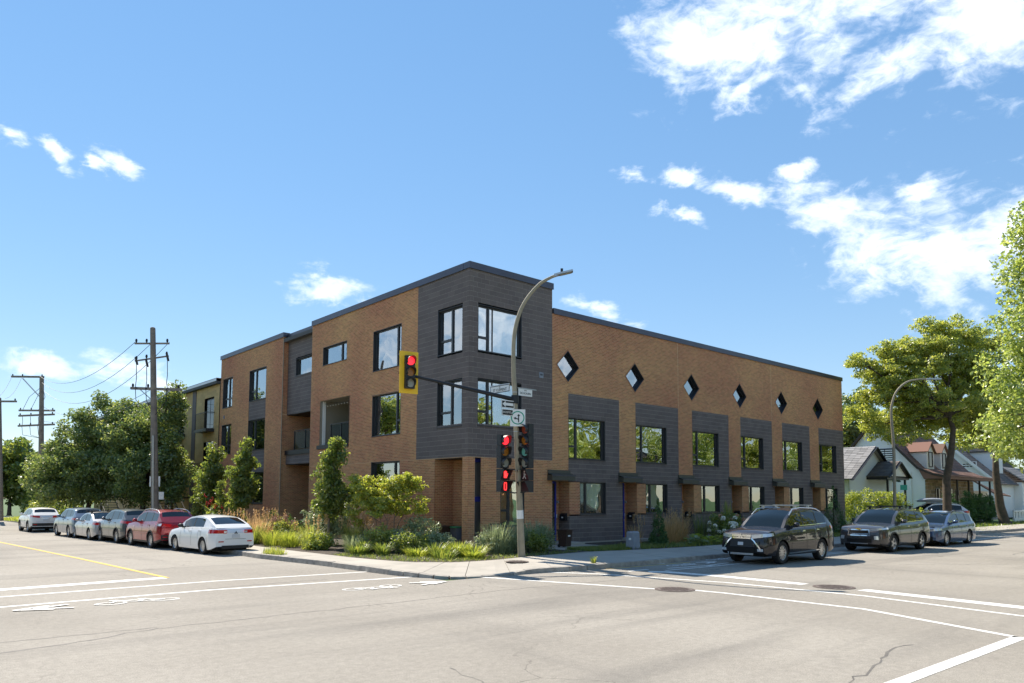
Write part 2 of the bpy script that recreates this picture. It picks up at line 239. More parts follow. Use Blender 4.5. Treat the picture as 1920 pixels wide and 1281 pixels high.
class MB:
    def __init__(s): s.v=[]; s.f=[]
    def add(s,v,f):
        o=len(s.v); s.v+=[tuple(x) for x in v]; s.f+=[tuple(i+o for i in q) for q in f]; return s
    def box(s,x0,x1,y0,y1,z0,z1):
        x0,x1=min(x0,x1),max(x0,x1); y0,y1=min(y0,y1),max(y0,y1); z0,z1=min(z0,z1),max(z0,z1)
        return s.add([(x0,y0,z0),(x1,y0,z0),(x1,y1,z0),(x0,y1,z0),(x0,y0,z1),(x1,y0,z1),(x1,y1,z1),(x0,y1,z1)],[(0,3,2,1),(4,5,6,7),(0,1,5,4),(1,2,6,5),(2,3,7,6),(3,0,4,7)])
    def obox(s,c,u,v,w):   # centre and three half vectors
        c,u,v,w=map(Vector,(c,u,v,w)); P=[c+a*u+b*v+d*w for d in (-1,1) for b in (-1,1) for a in (-1,1)]
        return s.add(P,[(0,2,3,1),(4,5,7,6),(0,1,5,4),(1,3,7,5),(3,2,6,7),(2,0,4,6)])
    def quad(s,a,b,c,d): return s.add([a,b,c,d],[(0,1,2,3)])
    def bar(s,a,b,w,h=None,up=(0,0,1)):
        a,b=Vector(a),Vector(b); d=b-a; h=h or w
        if d.length<1e-6: return s
        u=d.normalized().cross(Vector(up)); u=u.normalized() if u.length>1e-3 else Vector((1,0,0)); v=u.cross(d.normalized())
        return s.obox((a+b)/2,d/2,u*w/2,v*h/2)
    def tube(s,pts,rs,n=8,cap=True):
        pts=[Vector(p) for p in pts]; rs=rs if isinstance(rs,(list,tuple)) else [rs]*len(pts); o=len(s.v); ref=None
        for i,p in enumerate(pts):
            d=(pts[min(i+1,len(pts)-1)]-pts[max(i-1,0)]).normalized()
            if ref is None: ref=Vector((0,0,1)) if abs(d.z)<.9 else Vector((1,0,0))
            u=d.cross(ref).normalized(); v=d.cross(u); ref=u.cross(d)
            for k in range(n):
                a=2*PI*k/n; s.v.append(tuple(p+(u*math.cos(a)+v*math.sin(a))*rs[i]))
        for i in range(len(pts)-1):
            for k in range(n): s.f.append((o+i*n+k,o+i*n+(k+1)%n,o+(i+1)*n+(k+1)%n,o+(i+1)*n+k))
        if cap: s.f.append(tuple(o+k for k in range(n))[::-1]); s.f.append(tuple(o+(len(pts)-1)*n+k for k in range(n)))
        return s
    def cyl(s,a,b,r,n=12): return s.tube([a,b],[r,r],n)
    def disc(s,c,r,nrm,n=20,th=.01):
        nrm=Vector(nrm).normalized(); return s.tube([Vector(c),Vector(c)+nrm*th],[r,r],n)
    def poly(s,pts,z): # flat polygon
        return s.add([(x,y,z) for x,y in pts],[tuple(range(len(pts)))])
    def prism(s,pts,z0,z1):
        n=len(pts); v=[(x,y,z0) for x,y in pts]+[(x,y,z1) for x,y in pts]
        return s.add(v,[tuple(range(n))[::-1],tuple(range(n,2*n))]+[(i,(i+1)%n,n+(i+1)%n,n+i) for i in range(n)])
    def ball(s,c,r,n=8,m=6,sc=(1,1,1)):
        c=Vector(c); o=len(s.v)
        for i in range(m+1):
            t=PI*i/m
            for k in range(n):
                a=2*PI*k/n; s.v.append((c.x+r*sc[0]*math.sin(t)*math.cos(a),c.y+r*sc[1]*math.sin(t)*math.sin(a),c.z+r*sc[2]*math.cos(t)))
        for i in range(m):
            for k in range(n): s.f.append((o+i*n+k,o+(i+1)*n+k,o+(i+1)*n+(k+1)%n,o+i*n+(k+1)%n))
        return s
    def mesh(s,name,smooth=None):
        me=bpy.data.meshes.new(name); me.from_pydata(s.v,[],s.f); me.update()
        if smooth is not None:
            me.polygons.foreach_set('use_smooth',[True]*len(me.polygons)); me.set_sharp_from_angle(angle=rad(smooth))
        return me
    def build(s,name,m,parent=None,smooth=None,loc=None):
        return link(name,s.mesh(name,smooth),m,parent,loc)
def text_mesh(txt,size,name='lettering',extrude=.002):
    c=bpy.data.curves.new('txt','FONT'); c.body=txt; c.size=size; c.align_x='CENTER'; c.align_y='CENTER'; c.extrude=extrude; c.resolution_u=3
    o=bpy.data.objects.new('txt',c); COL.objects.link(o); bpy.context.view_layer.update()
    me=bpy.data.meshes.new_from_object(o.evaluated_get(bpy.context.evaluated_depsgraph_get())); me.name=name
    bpy.data.objects.remove(o); bpy.data.curves.remove(c); return me
def place_text(txt,size,c,right,up,m,parent,name='lettering',sx=1.0):
    me=text_mesh(txt,size,name); right=Vector(right).normalized(); up=Vector(up).normalized(); n=right.cross(up)
    me.transform(Matrix(((right.x*sx,up.x,n.x,c[0]),(right.y*sx,up.y,n.y,c[1]),(right.z*sx,up.z,n.z,c[2]),(0,0,0,1))))
    me.materials.clear(); return link(name,me,m,parent)
def copy_tree(o,parent=None):
    c=o.copy(); COL.objects.link(c)
    if parent: c.parent=parent
    for ch in list(o.children): copy_tree(ch,c)
    return c
# ------------------------------------------------------------------ ground, roads, pavement
def sheet(name,pts,z,m,kind='structure'):
    return tag(MB().poly(pts,z).build(name,m),kind=kind)
sheet('ground',[(-400,-400),(700,-400),(700,700),(-400,700)],-.03,M['lawn'])
sheet('road',[(-20,-300),(-6.3,-300),(-6.3,-21),(500,-21),(500,-7.1),(-6.2,-7.1),(-6.2,2.4),(-6.4,20),(-8,60),(-14,300),(-27,300),(-21,60),(-20,20),(-20,-7),(-300,-7),(-300,-21),(-20,-21)],0,M['asphalt'])
OUT=[(-9.2,110),(-8.0,54),(-7.6,36),(-7.2,18),(-6.97,2.4),(-6.6,-1.0),(-6.5,-3.45),(-6.35,-5.5),(-5.75,-6.6),(-4.46,-6.98),(-3.0,-7.02),(-1.36,-7.32),(1.2,-7.36),(4.2,-7.30),(6.3,-7.29),(18,-7.15),(30.9,-7.0),(60,-7.0),(170,-7.0)]
INN=[(-7.6,110),(-6.4,54),(-6.0,36),(-5.6,18),(-5.5,2.4),(-5.4,-.75),(-4.95,-3.2),(-4.3,-4.0),(-3.76,-4.38),(-2.44,-4.45),(-.9,-4.15),(1.0,-3.95),(2.65,-3.85),(5.3,-4.35),(8.7,-4.55),(18,-4.55),(31,-4.5),(60,-4.5),(170,-4.5)]
ZO=[.15,.15,.15,.15,.15,.15,.15,.13,.05,.05,.13]+[.15]*20
def _sm(P):
    mid=[]; Q=[Vector((*p,0)) if len(p)==2 else Vector(p) for p in P]
    for i in range(len(Q)-1):
        a,b,c,d=Q[max(i-1,0)],Q[i],Q[i+1],Q[min(i+2,len(Q)-1)]; k=3 if 5<=i<=11 else 1
        for j in range(k):
            t=j/k; mid.append(.5*((2*b)+(c-a)*t+(2*a-5*b+4*c-d)*t*t+(3*b-a-3*c+d)*t**3) if k>1 else b)
    return mid+[Q[-1]]
ZO=[v.x for v in _sm([(z,0,0) for z in ZO[:len(OUT)]])]; OUT=[(v.x,v.y) for v in _sm(OUT)]; INN=[(v.x,v.y) for v in _sm(INN)]
pave=tag(empty('pavement'),kind='structure')
def pavement():
    st=[]; JN=[]
    for i in range(len(OUT)-1):
        a,b,c,d=map(Vector,(OUT[i],OUT[i+1],INN[i],INN[i+1])); ln=max((b-a).length,(d-c).length); n=max(1,round(ln/1.7)) if ln<40 else round(ln/8)
        for k in range(n): t=k/n; st.append((a.lerp(b,t),c.lerp(d,t),ZO[i]*(1-t)+ZO[i+1]*t)); JN.append(not(5<=i<=25 and ln<1.0) or i%3==0)
    st.append((Vector(OUT[-1]),Vector(INN[-1]),ZO[-1])); JN.append(True); base=MB(); rng=random.Random(4)
    for i in range(len(st)-1):
        (a,c,z0),(b,d,z1)=st[i],st[i+1]
        v=(b-a).normalized()*.009; w2=(d-c).normalized()*.009; dz=rng.uniform(-.004,.004) if JN[i] and JN[i+1] else 0; ga,gb=(1 if JN[i] else 0),(1 if JN[i+1] else 0)
        P=[(a+v*ga,z0),(b-v*gb,z1),(d-w2*gb,.155),(c+w2*ga,.155)]
        m=MB().add([(p.x,p.y,z+dz) for p,z in P]+[(p.x,p.y,z-.06) for p,z in P],[(0,1,2,3),(0,4,5,1),(1,5,6,2),(2,6,7,3),(3,7,4,0)])
        m.build('slab',M['concrete'],pave)
        base.quad((a.x,a.y,z0-.025),(b.x,b.y,z1-.025),(d.x,d.y,.13),(c.x,c.y,.13))
        e=(b-a); nrm=Vector((e.y,-e.x)).normalized(); nrm=-nrm if nrm.dot(c-a)>0 else nrm
        o=nrm*.16; g=(b-a).normalized()*.006; j=rng.uniform(-.008,.008)
        k=MB().add([(*(a+g),-.05),(*(b-g),-.05),(*(b-g+o),-.05),(*(a+g+o),-.05),(*(a+g),z0+.006+j),(*(b-g),z1+.006+j),(*(b-g+o*.85),z1-.008+j),(*(a+g+o*.85),z0-.008+j)],[(0,3,2,1),(4,5,6,7),(0,1,5,4),(1,2,6,5),(2,3,7,6),(3,0,4,7)])
        k.build('kerb_stone',M['kerb'],pave)
    base.build('slab_bed',M['soil'],pave)
pavement()
sheet('planting_bed',[(-6.4,54),(-6.0,36),(-5.6,18),(-5.5,2.4),(-5.4,-.75),(-4.95,-3.2),(-4.3,-4.0),(-3.76,-4.38),(-2.44,-4.45),(-.9,-4.15),(1.0,-3.95),(2.65,-3.85),(2.65,.2),(3.5,.2),(3.5,54)],.145,M['soil'])
sheet('planting_strip',[(5.9,-4.35),(8.7,-4.55),(18,-4.55),(31.9,-4.5),(31.9,.2),(5.9,.2)],.145,M['soil'])
sheet('entrance_path',[(2.65,-3.85),(5.3,-4.35),(5.9,-4.35),(5.9,.2),(2.65,.2)],.147,M['concrete'])
sheet('front_lawn',[(2.75,-3.75),(5.3,-4.2),(5.8,-4.2),(5.8,-2.7),(2.75,-2.5)],.153,M['lawn'])
def path_marks():
    P=M['paint']
    def line(pts,w,name='crosswalk_line',m=P,z=.004):
        mb=MB(); pts=[Vector(p) for p in pts]; L=[];R=[]
        for i,p in enumerate(pts):
            d=(pts[min(i+1,len(pts)-1)]-pts[max(i-1,0)]).normalized(); n=Vector((-d.y,d.x))*w/2; L.append(p+n); R.append(p-n)
        for i in range(len(pts)-1): mb.quad((*L[i],z),(*R[i],z),(*R[i+1],z),(*L[i+1],z))
        tag(mb.build(name,m),kind='structure')
    line([(-19.5,-2.6),(-15.03,-2.25),(-11.45,-1.95)],.42,'stop_line')
    line([(-19.5,-3.75),(-15.2,-3.68),(-10.76,-3.52),(-6.4,-3.87)],.14); line([(-19.5,-5.4),(-15.4,-5.4),(-11.37,-5.25),(-5.45,-5.9),(-5.1,-6.64),(-3.5,-11.5),(-3.42,-11.62)],.15)
    line([(-2.98,-12.3),(-2.89,-13.0),(-2.93,-16.1),(-4.07,-18.9)],.14); line([(-4.3,-5.5),(-2.93,-6.82),(-1.96,-8.39),(-1.04,-11.86),(-.94,-15.25),(-1.56,-18.4),(-1.9,-20)],.14)
    line([(-.4,-8.95),(.0,-9.3),(.2,-10.9),(.16,-13.35)],.40,'stop_line'); line([(.12,-14.75),(-.3,-18.05),(-.5,-20)],.42,'stop_line')
    line([(-4.0,-18.93),(-8.46,-18.85),(-12,-18.8)],.19)
    line([(-12.7,24),(-12.57,18.43),(-11.8,6.06),(-11.4,-2.0)],.13,'centre_line',M['yellow'],.006); line([(-12.7,24),(-13.4,60)],.13,'centre_line',M['yellow'],.006)
    # parking bay and bike lane marks by the right kerb
    for a,b,ww in (((.2,-8.45),(-.75,-8.47),.11),((.9,-8.62),(2.63,-8.85),.10),((2.63,-8.85),(4.1,-8.7),.09),((.3,-9.0),(2.7,-9.1),.10),((2.7,-9.1),(5.4,-9.16),.10),((2.62,-8.86),(2.70,-9.08),.25),((1.34,-7.32+.0),(2.2,-7.55),.10),((9.8,-9.0),(13.5,-9.0),.10),((10.2,-8.7),(13.0,-8.72),.08),((22,-9.3),(60,-7.9),.12)):
        line([a,b],ww,'parking_line')
    line([(-.75,-7.6),(.67,-7.68),(3.34,-7.75)],.07,'parking_line',M['yellow'])
    # bicycle symbols with double chevrons, painted flat
    def symbol(name,cx,cy,d,sc):
        mb=MB(); z=.004; n=0
        def T(u,v): return (cx+d*u*sc[0],cy-d*v*sc[1])
        def seg(a,b,w):
            nonlocal n
            a,b=Vector(T(*a)),Vector(T(*b)); q=(b-a).normalized(); q=Vector((-q.y,q.x))*w; zz=z+n*.0004; n+=1
            mb.quad((*(a+q),zz),(*(b+q),zz),(*(b-q),zz),(*(a-q),zz))
        for c in (-.62,.62):
            for k in range(10):
                a0,a1=2*PI*k/10,2*PI*(k+1)/10; seg((c+.34*math.cos(a0),-.18+.34*math.sin(a0)),(c+.34*math.cos(a1),-.18+.34*math.sin(a1)),.032)
        for a,b in (((-.62,-.18),(-.25,.3)),((-.25,.3),(.4,.3)),((-.25,.3),(.02,-.18)),((-.62,-.18),(.02,-.18)),((.02,-.18),(.4,.3)),((.62,-.18),(.36,.5)),((.36,.5),(.55,.55)),((-.30,.42),(-.1,.42))): seg(a,b,.032)
        for o in (1.45,1.85): seg((o,.5),(o+.75,.0),.055); seg((o,-.5),(o+.75,.0),.055)
        tag(mb.build(name,P),kind='structure')
    symbol('bicycle_marking',-13.2,-6.12,-1,(.80,.55)); symbol('bicycle_marking',-8.4,-7.28,1,(.78,.55)); symbol('bicycle_marking',2.2,-8.26,1,(.7,.42)); symbol('bicycle_marking',5.0,-7.75,1,(.6,.4))
path_marks()
M['tar']=mat('tar_seal',(.135,.124,.110),.8,var=.3,vs=6)
def cracks():
    rng=random.Random(12)
    for pts,w_ in (((( -9.1,-18.5),(-7.76,-18.35),(-6.5,-18.0),(-5.7,-18.1)),.03),(((-11.9,-14.9),(-12,-15.5),(-12.2,-16.2)),.022),(((7.9,-12.6),(9.6,-13.8),(11.6,-15.4),(9.8,-18.6)),.035),(((-4.6,-8.3),(-3.0,-8.2),(-2.2,-8.0)),.03),(((-11.4,-5.0),(-10.3,-4.9),(-8.2,-4.9)),.05),(((-16.6,-10.4),(-15.2,-10.2),(-13.6,-9.6)),.05),(((16,-13.6),(24,-13.2),(36,-12.8)),.06),(((-19,-9.2),(-13,-9.7),(-6,-9.5),(2,-10.2)),.03)):
        P=[Vector(p) for p in pts]; Q=[]
        for a,b in zip(P,P[1:]):
            k=max(3,int((b-a).length/.18))
            for j in range(k): Q.append(a.lerp(b,j/k)+Vector((rng.gauss(0,.035),rng.gauss(0,.035))))
        mb=MB()
        for a,b in zip(Q,Q[1:]):
            d=(b-a).normalized(); n=Vector((-d.y,d.x))*w_*rng.uniform(.25,.7); mb.quad((*(a+n),.002),(*(b+n),.002),(*(b-n),.002),(*(a-n),.002))
        tag(mb.build('road_crack',M['tar']),kind='structure')
cracks()
def manhole(x,y,z,r,label):
    t=empty('manhole_cover',(x,y,z),0,label,'manhole cover','manhole covers')
    MB().tube([(0,0,.001),(0,0,.006)],[r,r],28).build('rim',M['iron'],t); MB().tube([(0,0,.006),(0,0,.010)],[r*.84,r*.84],28).build('lid',M['manhole'],t)
    m=MB()
    for i in range(-3,4):
        for j in range(-3,4):
            if (i*i+j*j)<11: m.box(i*r*.22-r*.075,i*r*.22+r*.075,j*r*.22-r*.075,j*r*.22+r*.075,.010,.016)
    tag(m.build('stud',M['iron'],t),kind='stuff')
manhole(-3.22,-11.92,.004,.46,'round iron manhole cover breaking the thin crosswalk line in the middle of the street'); manhole(.13,-14.08,.004,.48,'round iron manhole cover in the gap of the thick white stop line')
manhole(-2.25,-5.35,.158,.36,'brown manhole cover in the pavement beside the traffic light pole')
# ------------------------------------------------------------------ brick and block walls
def rows(u0,u1,z0,z1,ch,bl,ops,j):
    """pieces (ua,ub,za,zb) of a running bond and free strips per course, openings cut out"""
    pc=[];fr=[]
    k0=math.floor(z0/ch+1e-6); k=k0
    while k*ch<z1-1e-4:
        a,b=max(z0,k*ch),min(z1,(k+1)*ch); zc=(a+b)/2; cuts=[]
        for o in ops:
            if o[0]=='r' and o[3]<zc<o[4]: cuts.append((o[1],o[2]))
            elif o[0]=='d':
                h=1-abs(zc-o[2])/o[4]
                if h>0: cuts.append((o[1]-o[3]*h,o[1]+o[3]*h))
        cuts.sort(); free=[]; x=u0
        for c in cuts:
            if c[0]>x+.01: free.append((x,min(c[0],u1)))
            x=max(x,c[1])
        if x<u1-.01: free.append((x,u1))
        off=(k%2)*bl/2
        for (s,e) in free:
            fr.append((s,e,a,b)); n=math.floor((s-off)/bl)
            while n*bl+off<e-1e-4:
                p,q=max(s,n*bl+off),min(e,(n+1)*bl+off)
                if q-p>.025 and b-a>.02: pc.append((p+(j/2 if p>s+1e-4 else 0),q-(j/2 if q<e-1e-4 else 0),a+j/2,b-j/2))
                n+=1
        k+=1
    return np.array(pc),np.array(fr)
def pieces(arr,plane,c,dp):
    n=len(arr); u0,u1,z0,z1=arr.T; V=np.zeros((n,8,3)); U=np.stack([u0,u1,u1,u0],1); Z=np.stack([z0,z0,z1,z1],1)
    ui,di=(0,1) if plane=='Y' else (1,0)
    V[:,:4,ui]=U; V[:,4:,ui]=U; V[:,:4,2]=Z; V[:,4:,2]=Z; V[:,:4,di]=c; V[:,4:,di]=c+dp
    f=np.array([[0,1,2,3],[0,4,5,1],[1,5,6,2],[2,6,7,3],[3,7,4,0]]); F=(np.arange(n)[:,None,None]*8+f[None]).reshape(-1,4)
    return V.reshape(-1,3),F
bld=empty('brick_apartment_block',(0,0,0),0,'long three storey brown brick and dark block apartment building on the street corner','building')
class Wall:
    def __init__(s): s.V=[];s.F=[];s.n=0;s.bV=[];s.bF=[];s.bn=0;s.full=[]
    def add(s,plane,c,u0,u1,z0,z1,ch,bl,ops=(),j=.010,dp=.004,keep=False):
        pc,fr=rows(u0,u1,z0,z1,ch,bl,list(ops),j)
        if not len(pc): return
        if keep:
            ful=(np.abs(pc[:,1]-pc[:,0]-(bl-j))<1e-3)&(np.abs(pc[:,3]-pc[:,2]-(ch-j))<1e-3)
            for r in pc[ful]: s.full.append((plane,c,dp,tuple(r)))
            pc=pc[~ful]
        if len(pc):
            V,F=pieces(pc,plane,c,dp); s.V.append(V); s.F.append(F+s.n); s.n+=len(V)
        n=len(fr); U0,U1,Z0,Z1=fr.T; V=np.zeros((n,4,3)); ui,di=(0,1) if plane=='Y' else (1,0)
        V[:,:,ui]=np.stack([U0,U1,U1,U0],1); V[:,:,2]=np.stack([Z0,Z0,Z1,Z1],1); V[:,:,di]=c+dp-.0005
        s.bV.append(V.reshape(-1,3)); s.bF.append(np.arange(n*4).reshape(-1,4)+s.bn); s.bn+=n*4
    def build(s,part,rest,m,mm,root,limit=300,size=None):
        cam=np.array(CAM); s.full.sort(key=lambda q:((np.array((q[3][0],q[1],q[3][2]) if q[0]=='Y' else (q[1],q[3][0],q[3][2]))-cam)**2).sum())
        shared={}
        for q in s.full[:limit]:
            pl,c,dp,(a,b,z0,z1)=q
            if pl not in shared:
                V,F=pieces(np.array([[0,b-a,0,z1-z0]]),pl,0,dp); shared[pl]=np_mesh(part,V,F); shared[pl].materials.append(m)
            link(part,shared[pl],None,root,(a,c,z0) if pl=='Y' else (c,a,z0))
        for q in s.full[limit:]:
            V,F=pieces(np.array([q[3]]),q[0],q[1],q[2]); s.V.append(V); s.F.append(F+s.n); s.n+=len(V)
        tag(link(rest,np_mesh(rest,np.concatenate(s.V),np.concatenate(s.F)),m,root),kind='stuff')
        tag(link(rest.replace('courses','joints'),np_mesh('joints',np.concatenate(s.bV),np.concatenate(s.bF)),mm,root),kind='stuff')
BR,BK=Wall(),Wall()
CH,BLN=.0667,.2; KH,KL=.2,.4
UN=4.572
def brick(*a,**k): BR.add(*a[:6],CH,BLN,*a[6:],**k)
def block(*a,**k): BK.add(*a[:6],KH,KL,*a[6:],**k)
# openings on the right (street) front
tow_R=[('r',.43,2.75,7.86,9.74),('r',.43,2.75,4.90,6.77)]
units=[i*UN for i in range(6)]
dia=[('d',5.487+o,7.861,.70,.70) for o in units]
# tower
block('Y',0,0,4.518,3.69,11.1,tow_R,keep=True)
block('X',0,.0095,3.565,3.69,11.1,[('r',.43,2.10,7.86,9.74),('r',.43,2.10,4.90,6.77)],keep=True)
brick('Y',0,0,4.518,.1,3.69,[('r',.33,.62,.1,3.65),('r',1.63,2.92,.94,2.83)],keep=True)
brick('X',0,.0095,3.565,.1,3.69,[('r',.37,2.21,.1,3.65)],keep=True)
# left front, main block
brick('X',0,3.565,13.416,.1,3.69,[('r',4.81,7.2,1.9,3.70)],keep=True)
brick('X',0,3.565,13.416,3.69,11.1,[('r',4.81,7.2,7.86,9.75),('r',4.81,7.2,4.85,6.77),('r',9.68,12.16,8.8,9.76),('r',9.38,12.36,4.73,7.0)])
# recess between main block and wing
block('X',.30,13.416,16.95,6.72,11.0,[('r',13.46,15.95,8.72,9.74)])
brick('Y',16.96,.009,.30,6.72,11.1); brick('Y',16.96,.009,2.3,.1,6.72)
# wing
brick('X',0,16.96,26.5,.1,11.1,[('r',24.4,26.05,7.82,9.77),('r',24.4,26.05,4.80,6.73),('r',19.2,21.7,1.7,9.75),('r',19.2,21.7,1.7,3.59)])
block('X',.012,19.2,21.7,6.72,7.85); block('X',.012,19.2,21.7,3.59,4.85)
# entry recess at the corner (back wall and left wall)
brick('X',.93,.37,2.2,.1,3.65,[('r',.37,.62,.1,3.65)]); brick('Y',2.2,.009,.93,.1,3.65)
# town house fronts
brick('Y',0,4.518,31.83,6.67,10.05,dia)
for i,o in enumerate(units):
    l=4.518 if i==0 else 4.31+o; r=5.50+o
    brick('Y',0,l,r,2.83,6.67)
    if i==0: pass
    e=8.883+o if i<5 else 31.83
    block('Y',0,r,e,.2,6.67,[('r',5.52+o-.02,7.90+o,3.79,5.635),('r',5.56+o-.2,6.22+o,1.32,2.84),('r',6.22+o,7.93+o,1.36,2.83),('r',5.3+o,5.56+o,.2,2.83)])
    if i<5: block('Y',0,e,9.09+o,.2,2.83,())
    brick('Y',0,5.56+o,6.22+o,1.32,2.84)
    # door recess: back wall and right hand wall
    brick('Y',.65,5.31+o,5.56+o,.2,2.83); brick('X',5.56+o,.012,.65,1.32,2.83); block('X',5.56+o,.012,.65,.2,1.32)
BR.build('brick','brick_courses',M['brick'],M['mortar'],bld); BK.build('block','block_courses',M['block'],M['mortar_d'],bld)
# ------------------------------------------------------------------ windows, doors, trim of the building
def mp(plane,c,u,d,z): return (u,c+d,z) if plane=='Y' else (c+d,u,z)
def bx(mb,plane,c,u0,u1,d0,d1,z0,z1):
    a=mp(plane,c,u0,d0,z0); b=mp(plane,c,u1,d1,z1); return mb.box(a[0],b[0],a[1],b[1],a[2],b[2])
def window(plane,c,u0,u1,z0,z1,mull=(),trans=(),dep=.15,blind=None,root=None,fw=.055,glass='glass',sill=True,reveal=True):
    root=root or bld; mb=MB()
    if reveal:   # metal lining of the opening
        bx(mb,plane,c,u0,u0+.02,-.004,dep,z0,z1); bx(mb,plane,c,u1-.02,u1,-.004,dep,z0,z1); bx(mb,plane,c,u0+.02,u1-.02,-.004,dep,z1-.02,z1); bx(mb,plane,c,u0+.02,u1-.02,-.035 if sill else -.004,dep,z0,z0+.025)
    a,b,d,e=u0+.02,u1-.02,z0+.025,z1-.02; f0,f1=dep-.05,dep+.05
    bx(mb,plane,c,a,a+fw,f0,f1,d,e); bx(mb,plane,c,b-fw,b,f0,f1,d,e); bx(mb,plane,c,a+fw,b-fw,f0,f1,d,d+fw); bx(mb,plane,c,a+fw,b-fw,f0,f1,e-fw,e)
    for m in mull: bx(mb,plane,c,m-.045,m+.045,f0-.004,f1,d+fw,e-fw)
    for (t,p,q) in trans: bx(mb,plane,c,max(p,a+fw),min(q,b-fw),f0+.002,f1,t-.045,t+.045)
    w=mb.build('window',M['frame'],root)
    # panes between the bars
    ed=[a+fw]+[x for m in sorted(mull) for x in (m-.045,m+.045)]+[b-fw]
    for i in range(0,len(ed),2):
        p,q=ed[i],ed[i+1]; zs=[d+fw]
        for (t,tp,tq) in trans:
            if tp<(p+q)/2<tq: zs+=[t-.045,t+.045]
        zs.append(e-fw)
        for k in range(0,len(zs),2):
            g=MB(); bx(g,plane,c,p,q,dep-.004,dep+.004,zs[k],zs[k+1]); g.build('pane',M[glass],w)
    if blind:
        kind,part=blind; g=MB(); zz=e-(e-d)*part; n=max(6,int((b-a)/.12))
        # folded cloth: shallow zigzag
        for i in range(n):
            x0,x1=a+(b-a)*i/n,a+(b-a)*(i+1)/n; d0=dep+.13+(.03 if i%2 else 0); d1=dep+.13+(0 if i%2 else .03)
            g.quad(mp(plane,c,x0,d0,zz),mp(plane,c,x1,d1,zz),mp(plane,c,x1,d1,e),mp(plane,c,x0,d0,e))
        g.build('blind' if kind=='blind' else 'curtain',M[kind],w)
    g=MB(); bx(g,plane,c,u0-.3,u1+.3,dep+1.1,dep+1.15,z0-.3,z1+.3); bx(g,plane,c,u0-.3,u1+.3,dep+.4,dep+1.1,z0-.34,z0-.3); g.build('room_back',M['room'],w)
    return w
W=window
W('Y',0,.43,2.75,7.86,9.74,(1.04,),((8.45,.43,1.04),),glass='glass_hi',blind=('blind',1.0)); W('Y',0,.43,2.75,4.90,6.77,(1.04,),((5.50,.43,1.04),),blind=('blind',.35))
W('X',0,.43,2.10,7.86,9.74,(1.25,),((8.46,1.25,2.10),),glass='glass_hi',blind=('blind',1.0)); W('X',0,.43,2.10,4.90,6.77,(1.25,),((5.52,1.25,2.10),),blind=('blind',1.0))
W('Y',0,1.63,2.92,.94,2.83,(2.16,),((1.60,1.63,2.16),),blind=('curtain',1.0))
W('X',0,4.81,7.2,7.86,9.75,(5.27,),((8.43,4.81,5.27),),glass='glass_hi',blind=('curtain',1.0)); W('X',0,4.81,7.2,4.85,6.77,(5.27,),((5.49,4.81,5.27),),blind=('blind',1.0))
W('X',0,9.68,12.16,8.8,9.76,(10.35,),glass='glass_hi',blind=('blind',1.0)); W('X',0,4.81,7.2,1.9,3.70,(5.35,),blind=('curtain',1.0))
W('X',.30,13.46,15.95,8.72,9.74,(14.1,),glass='glass_hi',blind=('curtain',1.0))
for z0,z1 in ((7.82,9.77),(4.80,6.73)): W('X',0,24.4,26.05,z0,z1,(25.2,),((z0+.6,24.4,26.05),))
W('X',0,19.2,21.7,7.85,9.75,(20.9,),((8.45,20.9,21.7),),glass='glass_hi',blind=('blind',1.0)); W('X',0,19.2,21.7,4.85,6.72,(20.9,),((5.45,20.9,21.7),)); W('X',0,19.2,21.7,1.7,3.59,(20.9,),blind=('curtain',.8))
for i,o in enumerate(units):
    W('Y',0,5.50+o,7.90+o,3.79,5.635,(6.08+o,),((4.37,5.5+o,6.08+o),),blind=[None,('curtain',.25),('blind',.2),None,('curtain',.5),('blind',.35)][i])
    W('Y',0,6.22+o,7.93+o,1.36,2.83,(6.69+o,),blind=[('blind',.9),None,('curtain',.5),None,None,('blind',.6)][i])
# lozenge windows
for i,o in enumerate(units):
    cx,cz,h=5.487+o,7.861,.70
    def ring(mb,h0,h1,d0,d1):
        P=[(0,1),(1,0),(0,-1),(-1,0)]
        for k in range(4):
            a,b=P[k],P[(k+1)%4]; v=[]
            for d in (d0,d1): v+=[(cx+a[0]*h0,d,cz+a[1]*h0),(cx+b[0]*h0,d,cz+b[1]*h0),(cx+b[0]*h1,d,cz+b[1]*h1),(cx+a[0]*h1,d,cz+a[1]*h1)]
            mb.add(v,[(0,1,2,3),(4,7,6,5),(0,4,5,1),(3,2,6,7)])
    mb=MB(); ring(mb,h,h-.035,-.006,.24); ring(mb,h-.035,h-.10,.17,.24); w=mb.build('window',M['frame'],bld)
    mb=MB(); ring(mb,h+.085,h,-.004,.012); mb.build('window_surround',M['brick'],w)
    MB().add([(cx,.20,cz+h-.09),(cx+h-.09,.20,cz),(cx,.20,cz-h+.09),(cx-h+.09,.20,cz)],[(0,3,2,1)]).build('pane',M['glass_hi'],w)
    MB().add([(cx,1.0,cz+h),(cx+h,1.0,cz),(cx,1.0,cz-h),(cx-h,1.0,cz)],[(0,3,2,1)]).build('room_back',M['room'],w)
# movement joints and downpipe
for X in (13.476,13.476+2*UN): MB().box(X-.008,X+.008,-.004,.004,6.67,10.05).build('movement_joint',M['mortar'],bld)
MB().box(-.012,.004,16.90,16.955,.1,11.0).build('corner_flashing',M['pole_grey'],bld)
